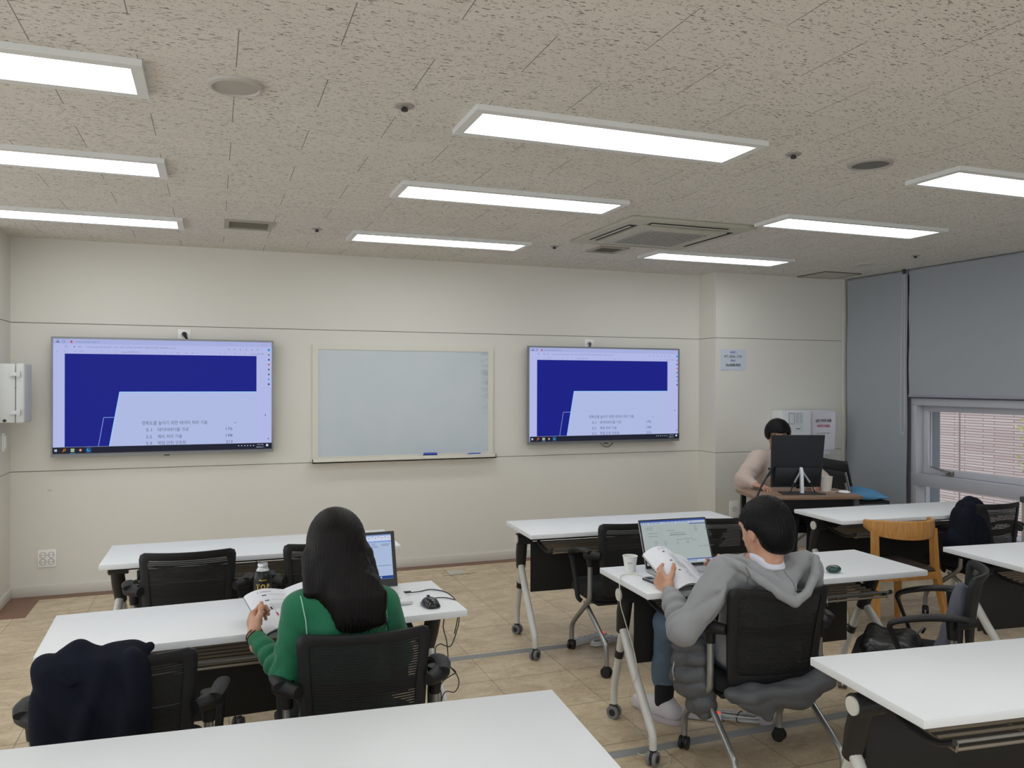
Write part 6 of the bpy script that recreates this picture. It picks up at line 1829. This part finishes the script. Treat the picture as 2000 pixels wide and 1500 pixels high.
o_, f_2 = wrap_text('T.O.P', 0.066, 0.023, gold, width=0.050, bold=0.03); b.add(o_, f_2, gold)
o_, f_2 = wrap_text('Maxim', 0.096, 0.008, gold, width=0.026); b.add(o_, f_2, gold)
b.build('label_print', None, bt, smooth=False)

# paper cup with print
pc = paper_cup('paper_cup', 'small printed paper cup at the left end of the table of the man in grey', (1.822, 3.318, TH), 0.0245, 0.0335, 0.072, (226, 226, 222), True)
b = MB()
gc = random.Random(8)
for k in range(26):
    a = gc.uniform(0, 2*PI); z = gc.uniform(0.014, 0.064); r_ = 0.0245+0.009*z/0.072+0.0006; L = gc.uniform(0.0015, 0.004); tl = gc.uniform(-1, 1)
    q = [(a-L/r_*0.5, z-L*tl*.5), (a+L/r_*0.5, z+L*tl*.5), (a+L/r_*0.5, z+L*tl*.5+0.0012), (a-L/r_*0.5, z-L*tl*.5+0.0012)]
    b.add([(r_*math.cos(x), r_*math.sin(x), y) for x, y in q], [(0, 1, 2, 3)], M_PRINT)
o_, f_2 = wrap_text('RUN BALANCE', 0.044, 0.0035, M_INK, R_=0.0308, az=-PI/2-0.55, width=0.024, bold=0.03); b.add(o_, f_2, M_INK)
b.build('print', None, pc, smooth=False)
# phone with cable
ph = thing('smartphone', 'black-edged smartphone lying on the table beside the hand of the man in grey', 'phone', (1.835, 3.085, TH+0.0005), rad(4))
MB().box((-0.037, -0.075, 0), (0.037, 0.075, 0.009), M_BLK, r=0.004, seg=3).build('case', None, ph)
MB().box((-0.034, -0.072, 0.0088), (0.034, 0.072, 0.0096), mat('phone_face_pale', (172, 174, 176), 0.2), r=0.0003, seg=1).build('back_cover', None, ph)
MB().box((-0.028, 0.035, 0.0095), (0.0, 0.066, 0.0125), mat('phone_camera', (40, 44, 48), 0.2), r=0.001).build('camera_bump', None, ph)
M_WCBL = mat('cable_white', (206, 202, 188), 0.5)
ccable('charging_cable', 'thin white cable hanging from the phone down past the table leg to the floor',
  [(1.815, 3.165, 0.727), (1.80, 3.24, 0.726), (1.745, 3.25, 0.7245), (1.705, 3.20, 0.722), (1.688, 3.17, 0.70), (1.688, 3.16, 0.62), (1.70, 3.14, 0.55), (1.72, 3.09, 0.42), (1.725, 3.08, 0.33), (1.720, 3.14, 0.22), (1.74, 3.15, 0.12), (1.80, 3.22, 0.03), (1.84, 3.20, 0.004), (1.80, 3.10, 0.004), (1.72, 3.08, 0.004), (1.73, 3.02, 0.004), (1.82, 2.99, 0.004), (1.80, 2.93, 0.004), (1.75, 2.90, 0.004)], 0.0021, M_WCBL)
ec = thing('earbud_case', 'dark green rounded earbud case on the table right of the man in grey', 'case', (2.700, 2.975, TH), rad(-12))
v, f = SDF().ell((0, 0, 0.017), (0.037, 0.024, 0.0175)).box((0, 0, 0.017), (0.026, 0.014, 0.012), 0.012, 0.01).mesh((-0.05, -0.035, 0.0), (0.05, 0.035, 0.045), 0.003)
org('case_body', [(v, f)], mat('case_green', (24, 62, 58), 0.3, coat=0.3), ec)
v, f = SDF().ell((-0.006, 0.002, 0.0325), (0.014, 0.010, 0.0035)).mesh((-0.025, -0.015, 0.025), (0.015, 0.018, 0.040), 0.0015)
org('emblem', [(v, f)], mat('case_tan', (168, 128, 104), 0.5), ec)

# ================================================================ power strips on the floor
def strip(label, x, y, rz, n, seed, cc):
    t = thing('power_strip', label, 'power strip', (x, y, 0), rz)
    L = 0.045*n+0.05
    ms = mat('strip_white', (206, 206, 208), 0.4)
    MB().box((-L/2, -0.026, 0.001), (L/2, 0.026, 0.036), ms, r=0.006).build('housing', None, t)
    for k in range(n):
        MB().lathe([(0.0185, 0.0), (0.018, 0.0015), (0.0165, 0.0015), (0.0155, -0.0005), (0.0005, -0.0005)], 18, mat('strip_socket', (120, 122, 128), 0.5), TR((-L/2+0.035+0.045*k, 0, 0.0362)), cap0=False, cap1=False).build('outlet', None, t)
    MB().box((L/2-0.022, -0.010, 0.035), (L/2-0.006, 0.010, 0.041), emis('switch_red_lit', (226, 72, 44)), r=0.002).build('switch', None, t)
    g = random.Random(seed)
    c = thing('cable_bundle', label.replace('white power strip', 'white cable coil by the power strip'), 'cable', (x+cc[0], y+cc[1], 0), rz)
    b = MB()
    pts = []
    for k in range(64):
        a = k*0.62; rx = 0.105+g.uniform(-0.02, 0.02); ry = 0.030+g.uniform(-0.008, 0.008)
        pts.append((rx*math.cos(a), ry*math.sin(a), 0.008+0.028*k/64+g.uniform(-0.003, 0.003)))
    b.tube(pts, 0.0042, 6, ms, smooth=3)
    b.build('cord', None, c)
    MB().tube([(0.012*math.cos(q), 0.040*math.cos(q), 0.022+0.020*math.sin(q)) for q in [2*PI*i/12 for i in range(12)]], 0.003, 6, mat('tie_dark', (60, 60, 62), 0.5), closed=True).build('cable_tie', None, c)
strip('white power strip on the floor behind the cup table', 2.17, 4.475, rad(16), 5, 3, (0.07, -0.075))
strip('white power strip on the floor between the shoes of the man', 2.165, 3.285, rad(-38), 4, 9, (0.17, -0.10))

# ================================================================ garments and bags on chairs
def cloc(i, x, y, z):
    o = COBJ[i]; a = o.rotation_euler[2]
    return (o.location[0]+x*math.cos(a)-y*math.sin(a), o.location[1]+x*math.sin(a)+y*math.cos(a), z)
def cR(i):
    a = COBJ[i].rotation_euler[2]
    return np.array([[math.cos(a), -math.sin(a), 0], [math.sin(a), math.cos(a), 0], [0, 0, 1]])
# navy coat over the back of the leftmost near chair
M_NAVY = mat('coat_navy', (16, 20, 32), 0.92, var=0.14, vscale=60, bump=0.2, bscale=500, spec=0.2)
R3 = cR(3)
S = SDF()
S.box(cloc(3, -0.062, -0.152, 0.635), (0.150, 0.052, 0.195), 0.045, 0.02, R3)
S.cone(cloc(3, -0.170, -0.15, 0.800), cloc(3, -0.10, -0.13, 0.835), 0.028, 0.024, 0.02)
S.cone(cloc(3, -0.10, -0.13, 0.822), cloc(3, 0.04, -0.13, 0.820), 0.024, 0.022, 0.03)
S.cone(cloc(3, 0.04, -0.14, 0.818), cloc(3, 0.078, -0.14, 0.826), 0.024, 0.020, 0.02)
S.cone(cloc(3, -0.185, -0.15, 0.79), cloc(3, -0.190, -0.16, 0.60), 0.026, 0.026, 0.03)
S.cone(cloc(3, -0.165, -0.19, 0.80), cloc(3, -0.10, -0.205, 0.765), 0.016, 0.014, 0.012)
S.cone(cloc(3, -0.03, -0.19, 0.80), cloc(3, -0.13, -0.21, 0.48), 0.020, 0.026, 0.02)
S.cone(cloc(3, 0.05, -0.19, 0.82), cloc(3, 0.03, -0.21, 0.46), 0.020, 0.028, 0.02)
sn = snoise(71, 22)
def coat_d(P):
    q = P@np.array((0.85, 0.1, 0.42))
    return -0.012*(np.abs(np.sin(q*36+1.0*sn(P)))**0.6-0.70)+0.003*sn(P*1.7)
lo_ = np.array(cloc(3, -0.32, -0.30, 0.33)); hi_ = np.array(cloc(3, 0.16, 0.10, 0.92))
ct = thing('coat', 'dark navy coat draped over the back of the near left mesh chair', 'coat', cloc(3, -0.06, -0.15, 0.40))
org('cloth', [S.mesh(np.minimum(lo_, hi_), np.maximum(lo_, hi_), 0.006, coat_d)], M_NAVY, ct, tuple(ct.location), 1)

# grey puffer jacket around the seat of the man's chair
M_PUFF = mat('puffer_dark_grey', (82, 84, 88), 0.55, var=0.08, vscale=40, bump=0.15, bscale=160)
S = SDF()
A = lambda x, y, z: cloc(6, x, y, z)
S.ell(A(-0.262, 0.085, 0.480), (0.056, 0.110, 0.095), 0.04).ell(A(-0.262, 0.085, 0.375), (0.066, 0.120, 0.085), 0.04).ell(A(-0.235, 0.055, 0.290), (0.058, 0.085, 0.075), 0.04)
S.cone(A(-0.175, -0.115, 0.37), A(-0.10, -0.150, 0.375), 0.034, 0.040, 0.04).cone(A(-0.10, -0.150, 0.375), A(0.08, -0.158, 0.372), 0.042, 0.050, 0.03).cone(A(0.08, -0.155, 0.372), A(0.225, -0.12, 0.415), 0.050, 0.045, 0.03)
S.cone(A(-0.13, -0.16, 0.36), A(-0.05, -0.165, 0.305), 0.030, 0.024, 0.03)
S.cone(A(0.22, -0.10, 0.42), A(0.245, 0.03, 0.46), 0.042, 0.05, 0.03)
pn = snoise(81, 26); pn2 = snoise(82, 60)
def puff(P):
    w_ = np.clip((0.06-(P@np.array((1.0, 0, 0))-1.86))*12, 0, 1)
    return -0.018*(np.abs(np.sin((P[..., 2]+0.25*P[..., 1])*50+1.3*pn(P)))**0.6-0.66)*(0.45+0.55*w_)+0.006*pn2(P)*(0.5+w_)
pj = thing('puffer_jacket', 'dark grey puffer jacket bunched around the seat of the chair under the man in grey', 'jacket', A(0, 0, 0.2))
org('cloth', [S.mesh((1.68, 2.44, 0.18), (2.48, 3.02, 0.62), 0.0062, puff)], M_PUFF, pj, tuple(pj.location), 1)
MB().tube(rel(tuple(pj.location), [A(-0.325, 0.11, 0.44), A(-0.335, 0.105, 0.40), A(-0.33, 0.10, 0.36)]), 0.003, 6, M_STEEL).build('zipper', None, pj)

# dark bundle on the chair at the right
S = SDF().ell((4.705, 3.935, 0.655), (0.150, 0.085, 0.205), 0.03).ell((4.66, 3.93, 0.56), (0.17, 0.10, 0.12), 0.04).cone((4.62, 3.86, 0.80), (4.56, 3.87, 0.52), 0.035, 0.05, 0.03)
bn = snoise(91, 20)
jb = thing('jacket', 'dark navy jacket bundled upright on the chair beside the wooden chair', 'jacket', (4.69, 3.93, 0.43))
org('cloth', [S.mesh((4.44, 3.80, 0.42), (4.92, 4.08, 0.90), 0.0075, lambda P: 0.006*bn(P)-0.007*(np.abs(np.sin(P[..., 0]*36+P[..., 2]*9+bn(P)))-0.6))], M_NAVY, jb, tuple(jb.location), 1)

# black bag on the chair turned sideways, grey hooded garment behind it
M_BAG = mat('bag_black', (17, 18, 20), 0.38, var=0.12, vscale=30, bump=0.15, bscale=200)
Bc = np.array(cloc(8, -0.055, 0.185, 0.440)); R8 = cR(8)
S = SDF().box(Bc, (0.170, 0.115, 0.045), 0.045, 0.02, R8).cone(Bc+R8@np.array((-0.15, 0.07, 0.025)), Bc+R8@np.array((0.12, 0.08, 0.040)), 0.022, 0.022, 0.04).cone(Bc+R8@np.array((-0.12, -0.05, 0.03)), Bc+R8@np.array((0.10, -0.06, 0.035)), 0.022, 0.022, 0.04)
gb = snoise(95, 24)
bg = thing('bag', 'black bag lying on the seat of the sideways mesh chair', 'bag', tuple(Bc-np.array((0, 0, 0.065))))
org('bag_body', [S.mesh(Bc-0.26, Bc+0.26, 0.0065, lambda P: 0.005*gb(P)-0.005*(np.abs(np.sin(P[..., 0]*30+P[..., 1]*22+gb(P)))-0.6))], M_BAG, bg, tuple(bg.location), 1)
q_ = [Bc+R8@np.array(p) for p in ((0.02, -0.10, 0.065), (0.05, -0.125, 0.085), (0.11, -0.13, 0.07), (0.14, -0.12, 0.04))]
MB().tube([tuple(p-np.array(bg.location)) for p in q_], 0.006, 8, mat('bag_strap_grey', (74, 76, 80), 0.6), smooth=4, flat=0.4).build('strap', None, bg)
S = SDF()
S.cone(cloc(8, -0.06, -0.085, 0.735), cloc(8, -0.08, -0.035, 0.46), 0.024, 0.050, 0.03).cone(cloc(8, 0.05, -0.095, 0.70), cloc(8, 0.04, -0.04, 0.45), 0.024, 0.045, 0.03)
gg = snoise(97, 26)
gj = thing('garment', 'grey blue garment with a zip leaning inside the backrest of the sideways chair', 'jacket', cloc(8, -0.02, -0.05, 0.43))
bb_ = np.array(cloc(8, -0.01, -0.06, 0.58))
org('cloth', [S.mesh(bb_-(0.22, 0.22, 0.17), bb_+(0.22, 0.22, 0.22), 0.0065, lambda P: 0.006*gg(P)-0.005*(np.abs(np.sin((P[..., 0]-P[..., 1])*60+gg(P)))-0.6))], mat('garment_grey_blue', (96, 98, 110), 0.85, var=0.1), gj, tuple(gj.location), 1)
